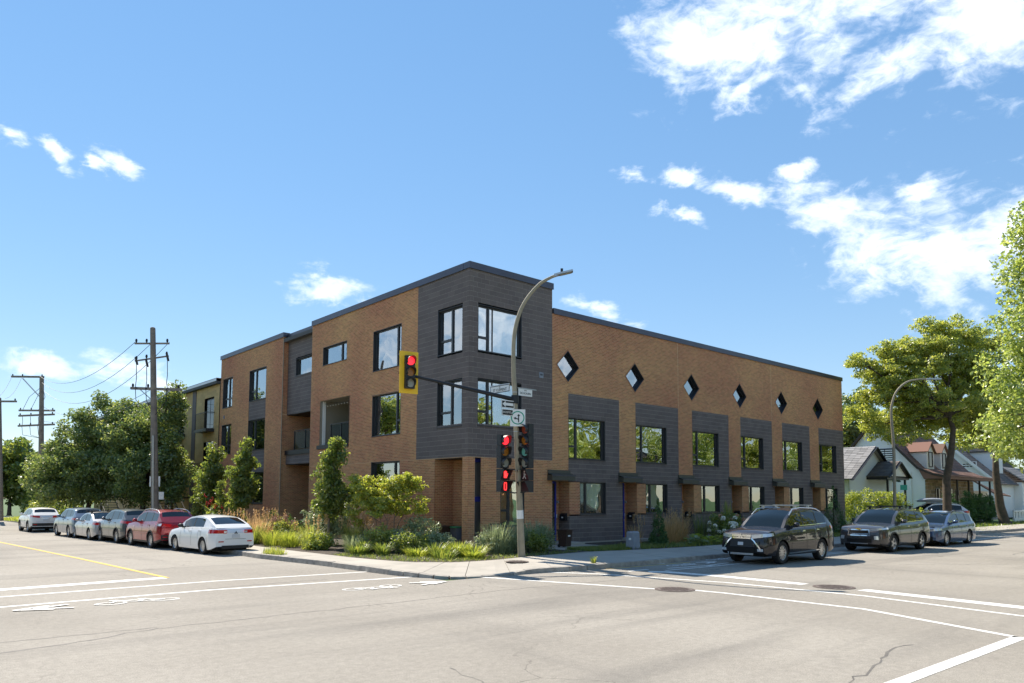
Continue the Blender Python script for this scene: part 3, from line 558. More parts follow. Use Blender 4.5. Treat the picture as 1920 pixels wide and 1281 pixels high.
# house doors, canopies, steps
for i,o in enumerate(units):
    mb=MB().box(4.52+o,4.60+o,.56,.66,.25,2.83).box(5.24+o,5.31+o,.56,.66,.25,2.83).box(4.60+o,5.24+o,.56,.66,2.74,2.83)
    d=mb.build('door',M['blue'],bld); MB().box(4.60+o,5.24+o,.60,.66,.25,2.74).build('door_leaf',M['wood_dk'],d); MB().bar((5.18+o,.57,1.28),(5.18+o,.57,1.48),.03).build('handle',M['steel'],d); MB().box(4.72+o,5.05+o,.585,.60,1.5,2.5).build('door_glass',M['carglass'],d)
    MB().box(4.31+o if i else 4.52,5.56+o,.02,.66,2.83,2.88).build('door_soffit',M['black'],bld)
    c=MB(); c.box(4.24+o,5.58+o,-.05,0,3.08,3.30); c.add([(4.22+o,-.32,3.08),(5.60+o,-.32,3.08),(5.60+o,-.05,3.16),(4.22+o,-.05,3.16)],[(0,1,2,3)]); c.box(4.22+o,5.60+o,-.32,-.002,2.85,3.08)
    cn=c.build('door_canopy',M['canopy'],bld); MB().box(4.20+o,5.62+o,-.335,-.32,3.03,3.10).build('canopy_edge',M['coping'],cn)
    MB().box(4.45+o,5.62+o,-.85,.65,.1,.26).build('door_step',M['concrete'],bld)
    l=MB().box(5.36+o,5.46+o,.60,.65,1.9,2.0).ball((5.41+o,.56,1.93),.055); l.build('wall_lamp',M['steel'],bld,40)
    MB().box(5.36+o,5.44+o,.635,.648,1.25,1.40).build('doorbell',M['white'],bld)
MB().box(5.5,8.9,-.01,.0,.1,.2).box(8.9,31.83,-.01,.0,.1,.2).build('foundation',M['concrete'],bld)
# tower ground floor entrance
MB().box(.93,1.0,.37,.62,.1,3.65).build('entrance_frame',M['blue'],bld)
d=MB().box(.335,.90,.30,.36,1.95,2.15).box(.335,.90,.30,.36,.15,.55).box(.335,.90,.30,.36,3.5,3.65).build('entrance_door',M['blue'],bld); MB().box(.335,.90,.32,.34,.55,1.95).box(.335,.90,.32,.34,2.15,3.5).build('entrance_pane',M['steel'],d)
MB().box(.01,4,.01,2.4,3.655,3.68).build('entry_soffit',M['black'],bld); MB().box(0,.93,.0,2.2,.1,.17).build('entry_floor',M['concrete'],bld)
MB().box(.90,.929,1.0,1.35,2.02,2.20).build('house_number_plate',M['steel'],bld); MB().box(.90,.929,.62,.78,1.42,1.6).build('intercom',M['white'],bld)
# wall vents
def vent(plane,c,u,z,s=.2):
    m=MB(); bx(m,plane,c,u-s*.6,u+s*.6,-.03,0,z-s*.6,z+s*.6); v=m.build('wall_vent',M['util_grey'],bld); m=MB(); bx(m,plane,c,u-s*.3,u-.01,-.034,-.03,z-s*.1,z+s*.3); bx(m,plane,c,u+.01,u+s*.3,-.034,-.03,z-s*.1,z+s*.3); m.build('vent_slot',M['black'],v)
vent('Y',0,3.85,7.28); vent('X',0,25.7,7.25,.16)
# copings in lengths with open joints, roofs, hidden core
def coping(plane,c,u0,u1,z0,z1,ov=.05):
    n=max(1,round((u1-u0)/3.0)); L=(u1-u0)/n
    for k in range(n):
        m=MB(); a,b=u0+k*L+.003,u0+(k+1)*L-.003; bx(m,plane,c,a,b,-ov,.35,z0,z1); bx(m,plane,c,a,b,-ov-.008,-ov,z0-.012,z0+.02); m.build('coping',M['coping'],bld)
coping('Y',0,-.05,4.57,11.1,11.36); coping('X',0,.36,13.45,11.1,11.36); coping('X',.25,13.45,16.9,11.0,11.26); coping('X',0,16.9,26.6,11.1,11.36); coping('Y',0,4.57,31.9,10.05,10.29)
core=MB(); core.box(.02,4.49,.02,26.48,10.8,11.0); core.box(4.518,31.8,.02,12,9.8,10.0); core.box(3.2,4.45,2.6,26.4,0,10.8); core.box(4.6,31.7,2.4,11.9,0,9.8); core.box(.05,4.4,26.42,26.5,0,11.0); core.box(31.75,31.83,.02,12,0,10.0); core.box(4.50,4.516,.02,12,9.9,11.1); core.box(.05,3.2,13.3,13.4,0,10.8); core.box(.4,3.2,17.0,17.05,0,10.8); core.box(.35,4.5,2.45,2.5,0,3.6)
core.build('roof_deck',M['roofdk'],bld)  # roof slabs plus unseen core boxes and walls, added to keep the sun out
# second floor loggia in the main block
lg=MB().box(0.0,1.8,9.38,12.36,4.60,4.72).build('loggia_floor',M['concrete'],bld)
m=MB(); m.box(.02,1.8,12.37,12.40,4.72,7.02); 
m.build('loggia_wall',M['loggia'],bld)
for k in range(11): MB().box(.30,1.8,12.352,12.368,4.74+k*.205,4.74+k*.205+.195).build('siding_board',M['loggia'],bld)
for k in range(11): MB().box(1.775,1.80,9.4,12.34,4.74+k*.205,4.74+k*.205+.195).build('siding_board',M['loggia'],bld)
MB().box(.005,1.85,9.3,12.4,7.0,7.05).build('loggia_ceiling',M['loggia'],bld); MB().box(.0,1.8,9.30,9.375,4.7,7.0).build('loggia_side',M['loggia'],bld)
MB().box(.14,.30,12.30,12.35,4.73,7.0).build('loggia_post',M['siding'],bld)
def railing(x,y0,y1,z0,z1,n):
    r=MB(); 
    for k in range(n+1): y=y0+(y1-y0)*k/n; r.box(x-.025,x+.025,y-.025,y+.025,z0,z1)
    r.box(x-.03,x+.03,y0,y1,z1,z1+.04); r=r.build('railing',M['black'],bld)
    for k in range(n):
        a,b=y0+(y1-y0)*k/n+.03,y0+(y1-y0)*(k+1)/n-.03; MB().box(x-.005,x+.005,a,b,z0+.06,z1-.03).build('railing_pane',M['railglass'],r)
railing(.22,9.42,11.55,4.73,5.75,2)
MB().box(-.06,.30,9.33,12.55,4.53,4.725).build('loggia_ledge',M['black'],bld)
lt=MB().tube([(.25,9.5+k*.28,6.86-.05*math.sin(PI*(k%5)/5)) for k in range(11)],.006,5).build('string_light',M['black'],bld)
for k in range(9): MB().ball((.25,9.7+k*.29,6.74),.030,6,5).build('bulb',M['bulb'],lt,60)
# balcony in the recess
MB().box(.22,.55,13.42,16.95,4.43,4.68).build('balcony_cap',M['black'],bld); BK2=Wall(); BK2.add('X',.30,13.42,16.95,3.93,4.43,KH,KL); BK2.build('balcony_block','balcony_block_courses',M['block'],M['mortar_d'],bld,0)
MB().box(.31,2.3,13.42,16.95,3.90,3.93).box(.31,2.3,13.42,16.95,4.44,4.66).build('balcony_floor',M['black'],bld); MB().box(.31,2.3,13.42,16.95,6.68,6.72).build('balcony_ceiling',M['black'],bld)
railing(.40,13.46,16.1,4.68,5.72,2)
d=MB().box(2.28,2.34,13.42,16.95,4.66,6.7).build('balcony_door',M['frame'],bld); MB().box(2.26,2.28,13.6,15.6,4.75,6.6).build('door_glass',M['carglass'],d)
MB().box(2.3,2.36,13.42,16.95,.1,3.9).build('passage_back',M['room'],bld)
# ------------------------------------------------------------------ far building with yellow brick, houses on the right
yb=empty('yellow_brick_building',(0,27,0),0,'three storey tan yellow brick apartment building behind the trees on the left street','building')
def yellow():
    wl=Wall(); ops=[('r',27.62,29.45,6.65,8.72),('r',27.62,29.4,3.3,5.9),('r',33.5,35.3,6.65,8.72),('r',33.5,35.3,3.3,5.9),('r',39.5,41.3,6.65,8.72),('r',27.7,29.3,.4,2.6)]
    wl.add('X',0,26.65,60,.1,9.55,.2,.6,ops,dp=.004)
    V=[v-np.array([0,27,0]) for v in wl.V]; tag(link('brick_courses',np_mesh('brick_courses',np.concatenate(V),np.concatenate(wl.F)),M['yelbrick'],yb),kind='stuff')
    link('brick_joints',np_mesh('brick_joints',np.concatenate([v-np.array([0,27,0]) for v in wl.bV]),np.concatenate(wl.bF)),M['yelbrick'],yb)['kind']='stuff'
    MB().box(.02,4.4,-.35,33,9.4,9.55).box(.7,4.4,-.3,33,.1,9.4).build('core',M['roofdk'],yb)
    MB().box(-.25,4.4,-.4,33,9.55,9.72).build('roof_edge',M['roofdk'],yb); MB().box(-.27,-.25,-.4,33,9.72,9.90).box(-.27,4.4,-.42,33.02,9.88,9.92).build('roof_flashing',M['steel'],yb)
    for y in (4.1,9.6): MB().box(-.03,-.001,y,y+.75,.1,9.55).build('dark_panel',M['block'],yb); 
    MB().cyl((-.10,8.6,.1),(-.10,8.6,9.5),.09).build('downpipe',M['steel'],yb)
    for (o,a,b,z0,z1) in ops:
        w_=MB().box(.12,.2,a-27,b-27,z0,z1).build('window',M['frame'],yb); MB().box(.10,.12,a-27+.08,(a+b)/2-27-.04,z0+.08,z1-.08).box(.10,.12,(a+b)/2-27+.04,b-27-.08,z0+.08,z1-.08).build('pane',M['carglass'],w_)
        if z0>1:
            b_=MB().box(-.55,-.002,a-27.2,b-26.8,z0-.22,z0-.02).build('balcony',M['frame'],yb); r=MB()
            for k in range(13): y=a-27.2+(b-a+.4)*k/12; r.bar((-.53,y,z0-.02),(-.53,y,z0+1.05),.02)
            r.bar((-.53,a-27.2,z0+1.05),(-.53,b-26.8,z0+1.05),.04); r.bar((-.53,a-27.2,z0+1.05),(0,a-27.2,z0+1.05),.04); r.build('balcony_rail',M['black'],b_)
    MB().box(-.6,-.002,6.0,7.2,.1,.5).build('entrance_step',M['concrete'],yb)
yellow()
def stairs(x,y,n,label):
    t=empty('outdoor_staircase',(x,y,.1),0,label,'staircase')
    for k in range(n): MB().box(-.5,.5,-k*.28,-k*.28+.3,1.9-k*.19,1.94-k*.19).build('tread',M['wood_dk'],t)
    for s in (-.52,.52): MB().bar((s,.2,1.85),(s,-(n-1)*.28,1.85-(n-1)*.19),.05,.2).build('stringer',M['black'],t); MB().bar((s,.2,2.9),(s,-(n-1)*.28,2.85-(n-1)*.19),.04).bar((s,.2,1.9),(s,.2,2.9),.04).bar((s,-(n-1)*.28,0.1),(s,-(n-1)*.28,1.1),.04).build('handrail',M['black'],t)
    MB().box(-.5,2.2,.1,1.2,1.88,1.96).box(-.45,-.35,.2,.3,0,1.9).build('landing',M['wood_dk'],t)
stairs(-3.2,40.5,10,'dark outdoor stair with open treads behind the maples'); stairs(-1.6,31.8,10,'dark outdoor stair close to the utility pole foot')
def slab_pts(mb,pts,n,th=.02):
    pts=[Vector(p) for p in pts]; nv=(pts[1]-pts[0]).cross(pts[2]-pts[0]).normalized()*th; k=len(pts)
    return mb.add([tuple(p) for p in pts]+[tuple(p-nv) for p in pts],[tuple(range(k)),tuple(range(2*k-1,k-1,-1))]+[(i,k+i,k+(i+1)%k,(i+1)%k) for i in range(k)])
def shingles(parent,name,a,b,c,d,m,rowh=.28,tabw=.5,seed=0):
    """roof plane a-b (eave) to d-c (ridge): overlapping tabs in courses, joined (too small to pick apart)"""
    a,b,c,d=map(Vector,(a,b,c,d)); n=(b-a).cross(d-a).normalized(); n=n if n.z>0 else -n; hgt=max((d-a).length,(c-b).length); R=max(1,int(hgt/rowh)); V=[];F=[];rng=random.Random(seed)
    for r in range(R):
        t0,t1=r/R,(r+1.12)/R; t1=min(t1,1.0); p0,p1,q0,q1=a.lerp(d,t0),b.lerp(c,t0),a.lerp(d,t1),b.lerp(c,t1); w_=(p1-p0).length; k=max(1,int(w_/tabw))
        for i in range(k):
            u0,u1=(i+.02)/k,(i+.98)/k; h=.035+rng.uniform(-.006,.006); o=len(V)
            V+=[p0.lerp(p1,u0)+n*h,p0.lerp(p1,u1)+n*h,q0.lerp(q1,u1)+n*.012,q0.lerp(q1,u0)+n*.012,p0.lerp(p1,u0),p0.lerp(p1,u1)]; F+=[(o,o+1,o+2,o+3),(o,o+4,o+5,o+1)]
    tag(link(name,np_mesh(name,[tuple(v) for v in V],F),m,parent),kind='stuff')
    slab_pts(MB(),[a,b,c,d],0,.08).build('roof_deck',m,parent)
def boards_tri(parent,plane,c,u0,u1,z0,apex_u,apex_z,eave_z,m,bh=.2):
    """clapboards of a gable wall"""
    z=z0
    while z<apex_z-.05:
        t=z+bh; f=max(0,(min(t,apex_z)-eave_z)/(apex_z-eave_z)) if t>eave_z else 0
        a,b=u0+(apex_u-u0)*f,u1+(apex_u-u1)*f
        if b-a>.1:
            mb=MB(); P=[mp(plane,c,a,-.03,z),mp(plane,c,b,-.03,z),mp(plane,c,b,-.012,t),mp(plane,c,a,-.012,t),mp(plane,c,a,.02,z),mp(plane,c,b,.02,z)]
            mb.add(P,[(0,1,2,3),(0,4,5,1)]); mb.build('clapboard',m,parent)
        z=t
def simple_window(parent,plane,c,u0,u1,z0,z1,fm='white',nm=1):
    m=MB(); bx(m,plane,c,u0-.08,u1+.08,-.06,.05,z0-.08,z0); bx(m,plane,c,u0-.08,u1+.08,-.06,.05,z1,z1+.08); bx(m,plane,c,u0-.08,u0,-.06,.05,z0,z1); bx(m,plane,c,u1,u1+.08,-.06,.05,z0,z1)
    for k in range(1,nm): x=u0+(u1-u0)*k/nm; bx(m,plane,c,x-.025,x+.025,-.05,.05,z0,z1)
    w_=m.build('window',M[fm],parent); g=MB(); bx(g,plane,c,u0,u1,-.02,.0,z0,z1); g.build('pane',M['carglass'],w_); return w_
def house_white():
    h=empty('white_house',(0,0,0),0,'white clapboard house with brown bell curved roof and two dormers','house')
    X0,X1,Y0,YR,Y1=54,66.5,2.85,7.2,11.5
    boards_tri(h,'X',X0,Y0,Y1,.2,YR,9.3,4.2,M['siding'])
    MB().box(X0+.05,X1,Y0+.05,Y1,0,4.1).build('core',M['siding'],h); MB().add([(X0+.03,Y0,4.2),(X0+.03,Y1,4.2),(X0+.03,YR,9.3),(X1,Y0,4.2),(X1,Y1,4.2),(X1,YR,9.3)],[(0,1,2),(3,5,4),(0,3,4,1)]).build('gable',M['siding'],h)
    # bell-cast front slope in three flatter and flatter planes, down over the porch
    P=[(YR,9.45),(4.9,6.75),(3.3,5.0),(2.0,4.42),(.7,4.15)]
    for k in range(4):
        (ya,za),(yb_,zb)=P[k],P[k+1]; shingles(h,'shingle_course',(X0-.35,yb_,zb),(X1+.3,yb_,zb),(X1+.3,ya,za),(X0-.35,ya,za),M['shingle_b'],.3,.55,k)
    shingles(h,'shingle_course',(X1+.3,Y1+.4,4.1),(X0-.35,Y1+.4,4.1),(X0-.35,YR,9.45),(X1+.3,YR,9.45),M['shingle_b'],.3,.55,9)
    m=MB(); 
    for k in range(4): m.bar((X0-.38,P[k][0],P[k][1]-.08),(X0-.38,P[k+1][0],P[k+1][1]-.08),.06,.2)
    m.bar((X0-.38,YR,9.37),(X0-.38,Y1+.4,4.0),.06,.2); m.build('barge_board',M['wood_dk'],h)
    MB().add([(X0-.3,3.3,4.9),(X0-.3,2.0,4.34),(X0-.3,.75,4.07),(X0-.3,.75,3.95),(X0-.3,2.85,3.95)],[(0,1,2,3,4)]).box(X0-.3,X1,.72,.80,3.9,4.1).box(X0-.3,X1,.8,2.85,3.93,3.97).build('porch_fascia',M['shingle_b'],h)
    # stone front as separate stones
    rng=random.Random(2); z=.3
    while z<3.85:
        x=X0+.02; hh=rng.uniform(.24,.4)
        while x<X1-.1:
            l=rng.uniform(.35,.8); MB().box(x+.012,min(x+l,X1)-.012,Y0-.05-rng.uniform(0,.03),Y0+.06,z+.012,min(z+hh,3.9)-.012).build('stone',M['stone'],h); x+=l
        z+=hh
    for a,b,z0,z1 in ((56.2,57.2,.9,3.2),(59.6,60.5,.4,3.2),(61.3,62.2,.9,3.1)):
        d=MB().box(a,b,Y0-.10,Y0-.085,z0,z1).build('window',M['black'],h); MB().box(a+.08,b-.08,Y0-.115,Y0-.10,z0+.1,z1-.1).build('pane',M['carglass'],d)
    for x in (56.0,59.0,62.0,65.0): MB().box(x-.07,x+.07,.85,.99,.6,3.9).build('porch_post',M['wood_dk'],h)
    MB().box(X0,X1,.8,2.8,.15,.6).build('porch_floor',M['concrete'],h); r=MB()
    for k in range(40): x=X0+.1+k*.2; r.bar((x,.9,.65),(x,.9,1.5),.035)
    r.bar((X0,.9,1.5),(X0+8,.9,1.5),.06); r.build('porch_railing',M['black'],h)
    simple_window(h,'X',X0,5.45,7.0,5.65,6.75,'black',2)
    MB().cyl((X0-.07,4.0,.2),(X0-.07,4.0,4.6),.05).build('downpipe',M['white'],h)
    MB().box(58.4,59.2,6.8,7.6,8.6,9.75).build('chimney',M['shingle_b'],h)
    for x in (55.2,58.6):
        d=MB().box(x,x+1.7,3.05,5.0,4.9,6.5).add([(x,3.05,6.5),(x+1.7,3.05,6.5),(x+.85,3.05,7.25)],[(0,1,2)]).build('dormer',M['siding'],h)
        for s in (0,1):
            a=x-.15 if s==0 else x+1.85
            shingles(d,'dormer_shingles',(a,2.85,6.42),(a,5.6,6.42),(x+.85,5.9,7.35),(x+.85,2.85,7.35),M['shingle_b'],.25,.5,s)
        simple_window(d,'Y',3.05,x+.45,x+1.25,5.15,6.4,'wood_dk',1)
    # lean-to wing to the right
    shingles(h,'shingle_course',(66.5,.9,2.7),(71.5,.9,2.5),(71.5,3.0,3.4),(66.5,3.0,4.2),M['shingle_b'],.3,.55,21); MB().box(66.5,71.5,2.9,5,.1,3.0).build('wing_wall',M['siding'],h)
house_white()
def house_grey():
    h=empty('grey_cottage',(0,0,0),0,'pale grey cottage with grey shingle gable roof beside the brick building','house')
    y,x0,x1,ax,az,ez=3.0,39.2,47.2,43.3,6.35,3.75
    boards_tri(h,'Y',y,x0,x1,.2,ax,az-.1,ez,M['siding_b']); MB().box(x0+.03,x1-.03,y+.04,14,.1,ez).add([(x0,y+.02,ez),(x1,y+.02,ez),(ax,y+.02,az-.1)],[(0,1,2)]).build('core',M['siding'],h)
    shingles(h,'roof_shingles',(x0-.4,14,ez-.1),(x0-.4,y-.4,ez-.1),(ax,y-.4,az),(ax,14,az),M['shingle_g'],.28,.5,3); shingles(h,'roof_shingles',(x1+.4,y-.4,ez-.1),(x1+.4,14,ez-.1),(ax,14,az),(ax,y-.4,az),M['shingle_g'],.28,.5,4)
    MB().bar((x0-.42,y-.42,ez-.18),(ax,y-.42,az-.08),.05,.26,(0,1,0)).bar((x1+.42,y-.42,ez-.18),(ax,y-.42,az-.08),.05,.26,(0,1,0)).build('barge_board',M['black'],h)
    # porch with its own little gable
    py,a,b,c=1.5,42.4,46.4,44.55; p=MB().add([(a+.2,py,3.95),(b-.2,py,3.95),(c,py,5.0)],[(0,1,2)]).build('porch_gable',M['siding'],h)
    shingles(p,'porch_shingles',(a-.2,y+1.2,3.9),(a-.2,py-.2,3.9),(c,py-.2,5.15),(c,y+1.2,5.15),M['shingle_d'],.26,.45,5); shingles(p,'porch_shingles',(b+.2,py-.2,3.9),(b+.2,y+1.2,3.9),(c,y+1.2,5.15),(c,py-.2,5.15),M['shingle_d'],.26,.45,6)
    MB().bar((a-.2,py-.22,3.82),(c,py-.22,5.07),.05,.24,(0,1,0)).bar((b+.2,py-.22,3.82),(c,py-.22,5.07),.05,.24,(0,1,0)).box(a-.15,b+.15,py-.1,y,3.68,3.86).build('porch_trim',M['black'],h)
    for x in (a+.3,b-.3): MB().box(x-.07,x+.07,py,py+.14,.3,3.7).build('porch_post',M['black'],h)
    simple_window(h,'Y',y,40.2,41.2,1.5,2.7,'white',1); simple_window(h,'Y',y,42.6,43.6,1.5,2.6,'white',1); d=MB().box(44.6,45.5,y-.06,y-.02,.3,2.5).build('door',M['black'],h); MB().box(44.75,45.35,y-.075,y-.06,1.3,2.3).build('door_glass',M['carglass'],d)
house_grey()
def house_blue():
    h=empty('blue_white_house',(0,0,0),0,'pale blue and white house with dark shingle roof behind the leaning trunk','house')
    x0,x1,y0,yr,y1=77,92,3.8,8.6,13.4
    boards_tri(h,'X',x0,y0,y1,.2,yr,8.7,4.1,M['siding_b'],.25); MB().box(x0+.05,x1,y0+.05,y1,.1,4.1).add([(x0+.03,y0,4.1),(x0+.03,y1,4.1),(x0+.03,yr,8.7)],[(0,1,2)]).build('core',M['siding_b'],h)
    shingles(h,'roof_shingles',(x0-.4,y0-.5,3.85),(x1,y0-.5,3.85),(x1,yr,8.85),(x0-.4,yr,8.85),M['shingle_d'],.35,.6,7); MB().bar((x0-.42,y0-.5,3.75),(x0-.42,yr,8.75),.06,.3).build('barge_board',M['white'],h)
    simple_window(h,'X',x0,5.6,6.9,5.7,6.35,'white',4); d=MB().box(80,83,4.6,7.5,5.2,7.6).build('dormer',M['siding_b'],h); MB().box(79.8,83.2,4.4,7.8,7.6,7.75).build('dormer_roof',M['shingle_d'],d)
    shingles(h,'roof_shingles',(84,2.6,4.2),(96,2.6,4.2),(96,5,6.0),(84,5,6.0),M['shingle_g'],.35,.6,8); MB().box(84,96,3.0,5,.1,4.15).build('wing_wall',M['siding'],h); simple_window(h,'Y',3.0,86,87.4,1.6,3.1); simple_window(h,'Y',3.0,89.5,91,1.6,3.1)
    st=MB()
    for k in range(7): st.box(80.2+k*.3,80.5+k*.3,1.2,2.6,.1,.3+k*.2)
    st.build('porch_steps',M['white'],h); MB().bar((80,1.2,1.2),(82.4,1.2,2.6),.06).bar((80,1.2,.1),(80,1.2,1.2),.06).bar((81.2,1.2,.6),(81.2,1.2,1.9),.05).bar((82.4,1.2,1.3),(82.4,1.2,2.6),.06).build('step_railing',M['white'],h)
house_blue()
def balustrade():
    t=empty('white_fence',(64,-1.2,.1),0,'low white concrete fence with slots in front of the far house','fence')
    MB().box(0,26,-.08,.08,0,.28).build('base_rail',M['white'],t); MB().box(0,26,-.09,.09,.88,1.02).build('top_rail',M['white'],t)
    me=MB().box(0,.30,-.05,.05,.28,.88).mesh('panel')
    for k in range(52): link('baluster',me,M['white'] if k==0 else None,t,(k*.5+(.06 if k%2 else -.04),0,0))
balustrade()
# ------------------------------------------------------------------ street lamp and traffic signals at the corner
def spline(P,k):
    out=[]; P=[Vector(p) for p in P]
    for i in range(len(P)-1):
        a,b,c,d=P[max(i-1,0)],P[i],P[i+1],P[min(i+2,len(P)-1)]
        for j in range(k):
            t=j/k; out.append(.5*((2*b)+(c-a)*t+(2*a-5*b+4*c-d)*t*t+(3*b-a-3*c+d)*t**3))
    return out+[P[-1]]
lp=empty('street_lamp',(-.89,-4.06,.15),0,'tall curved tan street lamp pole carrying signs and signals at the corner','street lamp')
def rel(pts,o): return [(x-o[0],y-o[1],z-o[2]) for x,y,z in pts]
PO=(-.89,-4.06,.15); PT=[(-.89,-4.06,.10),(-1.01,-4.10,1.65),(-1.25,-4.17,4.48),(-1.41,-4.21,6.24),(-1.46,-4.27,7.3),(-1.41,-4.39,8.01),(-1.24,-4.6,8.63),(-.94,-4.92,9.16),(-.66,-5.19,9.40),(-.50,-5.33,9.48)]
MB().tube(rel(PT[:4],PO),[.125,.110,.088,.076],16).build('pole',M['pole_grey'],lp,50); CP=spline([Vector(p) for p in rel(PT[3:],PO)],5); MB().tube(CP,[.075-.032*i/(len(CP)-1) for i in range(len(CP))],12).build('curved_arm',M['pole_grey'],lp,50)
hd=MB(); d=Vector((.28,-.26,.09)).normalized(); u=Vector((.68,.73,0)).normalized(); n=d.cross(u)
c=Vector((-.50-PO[0],-5.33-PO[1],9.50-PO[2]))+d*.24
hd.obox(c+d*.03,d*.27,u*.12,n*.03); hd.obox(c-d*.22,d*.11,u*.055,n*.045); hd.build('lamp_head',M['steel'],lp); MB().cyl(c+Vector((-.05,.05,.03)),c+Vector((-.05,.05,.15)),.045).build('photocell',M['black'],lp); MB().obox(c-n*.04+d*.05 if n.z>0 else c+n*.04+d*.05,d*.2,u*.09,n*.008).build('lamp_lens',M['clear_off'],lp)
for z in (2.28,3.02,4.30,4.55,5.02,5.48,5.60): 
    t=(z-1.65)/(4.48-1.65); x,y=(-1.01-.24*t,-4.10-.07*t) if z<4.48 else (-1.25-.16*(z-4.48)/1.76,-4.17-.04*(z-4.48)/1.76)
    MB().tube(rel([(x,y,z-.012),(x,y,z+.012)],PO),[.116-.0055*z]*2,16).build('strap',M['steel'],lp)
MB().tube(rel([(-.995,-4.098,1.42),(-1.012,-4.10,1.70)],PO),[.1145,.1125],16).build('poster',M['white'],lp)
arm=MB().tube([(0,0,0),(-1.5,1.27,.45),(-2.95,2.5,.88)],[.075,.06,.045],10).cyl((.0,.0,-.14),(.0,.0,.14),.13); ar=arm.build('signal_mast_arm',M['black'],None,50); ar.location=(-1.31,-4.17,5.36); tag(ar,'black mast arm reaching left from the street lamp pole','mast arm')
def signal(name,loc,rz,lenses,label,sec=.37,wd=.36,plate=False,ped=None,group='traffic signals at the corner'):
    t=empty(name,loc,rz,label,'traffic light',group); n=len(lenses); H=n*sec
    for k,l in enumerate(lenses):
        zc=-k*sec-sec/2
        b=MB().box(-wd/2,wd/2,-.10,.12,zc-sec/2+.006,zc+sec/2-.006).build('housing',M['housing'],t)
        MB().disc((0,-.105,zc),wd*.42,(0,-1,0),20,.012).build('lens',M[l],b)
        v=MB(); R=wd*.46; N=14; o=0
        for i in range(N):
            a0,a1=rad(-35+250*i/N),rad(-35+250*(i+1)/N); y1=-.10-.24
            q=lambda a,y,rr: (rr*math.cos(a),y,zc+rr*math.sin(a))
            f0,f1=(.55+.45*max(0,math.sin(a0))),(.55+.45*max(0,math.sin(a1)))
            v.add([q(a0,-.10,R),q(a1,-.10,R),q(a1,-.10-.24*f1,R),q(a0,-.10-.24*f0,R),q(a0,-.10,R-.008),q(a1,-.10,R-.008),q(a1,-.10-.24*f1,R-.008),q(a0,-.10-.24*f0,R-.008)],[(0,1,2,3),(4,7,6,5),(3,2,6,7)])
        v.build('visor',M['housing'],b)
    if plate: MB().box(-wd/2-.17,wd/2+.17,.03,.045,-H-.15,.15).build('backplate',M['yel_plate'],t)
    return t
signal('traffic_light',(-4.02,-1.93,6.80),rad(-10),('red_on','amber_off','clear_off'),'red traffic light on yellow backplate hanging from the mast arm',plate=True,wd=.33)
signal('traffic_light',(-1.56,-3.86,4.19),0,('red_on','amber_off','clear_off'),'red traffic light on the left side of the lamp pole')
signal('traffic_light',(-.96,-4.40,4.56),rad(-90),('red_off','amber_off','green_off','clear_off'),'four lens traffic light facing left on the right side of the lamp pole')
def ped(loc,rz,on,label):
    t=empty('pedestrian_signal',loc,rz,label,'pedestrian signal','pedestrian signals on the lamp pole')
    for k in range(2):
        z=-.385*k; b=MB().box(-.2,.2,-.12,.10,z-.375,z).build('housing',M['housing'],t); MB().box(-.17,.17,-.125,-.12,z-.35,z-.03).build('face',M['black'],b)
        MB().add([(-.2,-.12,z),(.2,-.12,z),(.2,-.30,z-.02),(-.2,-.30,z-.02),(-.2,-.12,z-.3),(.2,-.12,z-.3)],[(0,1,2,3),(0,3,4),(1,5,2)]).build('visor',M['housing'],b)
        s=MB()
        if k==0 and on:   # raised hand
            s.box(-.06,.06,-.135,-.128,z-.30,z-.17)
            for i in range(4): s.box(-.06+i*.032,-.036+i*.032,-.135,-.128,z-.17,z-.07-(.02 if i in(0,3) else 0))
            s.obox((.085,-.131,z-.2),(.012,0,.0),(0,.003,0),(.02,0,.05))
        elif k==0:        # unlit walking figure
            s.ball((0,-.132,z-.08),.03,8,5,(1,.2,1)); s.bar((0,-.132,z-.12),(.0,-.132,z-.21),.05,.008,(0,1,0)); s.bar((0,-.132,z-.21),(.07,-.132,z-.32),.03,.008,(0,1,0)); s.bar((0,-.132,z-.21),(-.07,-.132,z-.32),.03,.008,(0,1,0)); s.bar((0,-.132,z-.13),(.07,-.132,z-.2),.025,.008,(0,1,0))
        elif on: s.box(-.05,.05,-.135,-.128,z-.09,z-.06).box(-.05,.05,-.135,-.128,z-.32,z-.29).box(-.06,-.03,-.135,-.128,z-.29,z-.09).box(.03,.06,-.135,-.128,z-.29,z-.09)
        if s.v: s.build('symbol',M['hand' if on else 'ped_off'],b)
ped((-1.56,-3.86,3.06),0,True,'lit red hand pedestrian signal with countdown zero'); ped((-.96,-4.40,3.05),rad(-90),False,'unlit pedestrian signal on the right of the lamp pole')
for z in (3.07,2.30,4.15): 
    m=MB().tube([(-1.52,-3.8,z),(-1.2,-4.05,z-.03),(-.98,-4.34,z)],.022,8); tag(m.build('signal_bracket',M['black'],None,50),'thin black bracket tube joining the paired signals to the pole %s'%('at the top' if z>4 else 'in the middle' if z>3 else 'at the bottom'),'bracket')
def plate_sign(name,c,right,w,h,m,label,cat='sign',border=None):
    t=empty(name,c,0,label,cat); r=Vector(right).normalized(); up=Vector((0,0,1)); n=r.cross(up)
    MB().obox((0,0,0),r*w/2,up*h/2,n*.006).build('panel',M[m],t)
    if border:
        b=MB()
        for s in (-1,1): b.obox(up*s*(h/2-.012)+n*.008,r*w/2,up*.012,n*.002); b.obox(r*s*(w/2-.012)+n*.008,r*.012,up*(h/2-.024),n*.002)
        b.build('border',M[border],t)
    return t,r,up,n
t,r,up,n=plate_sign('street_name_sign',(-1.40,-3.50,5.78),(0,-1,0),1.0,.25,'white','white street name sign reading St Clement left of the lamp pole','street sign','sign_black')
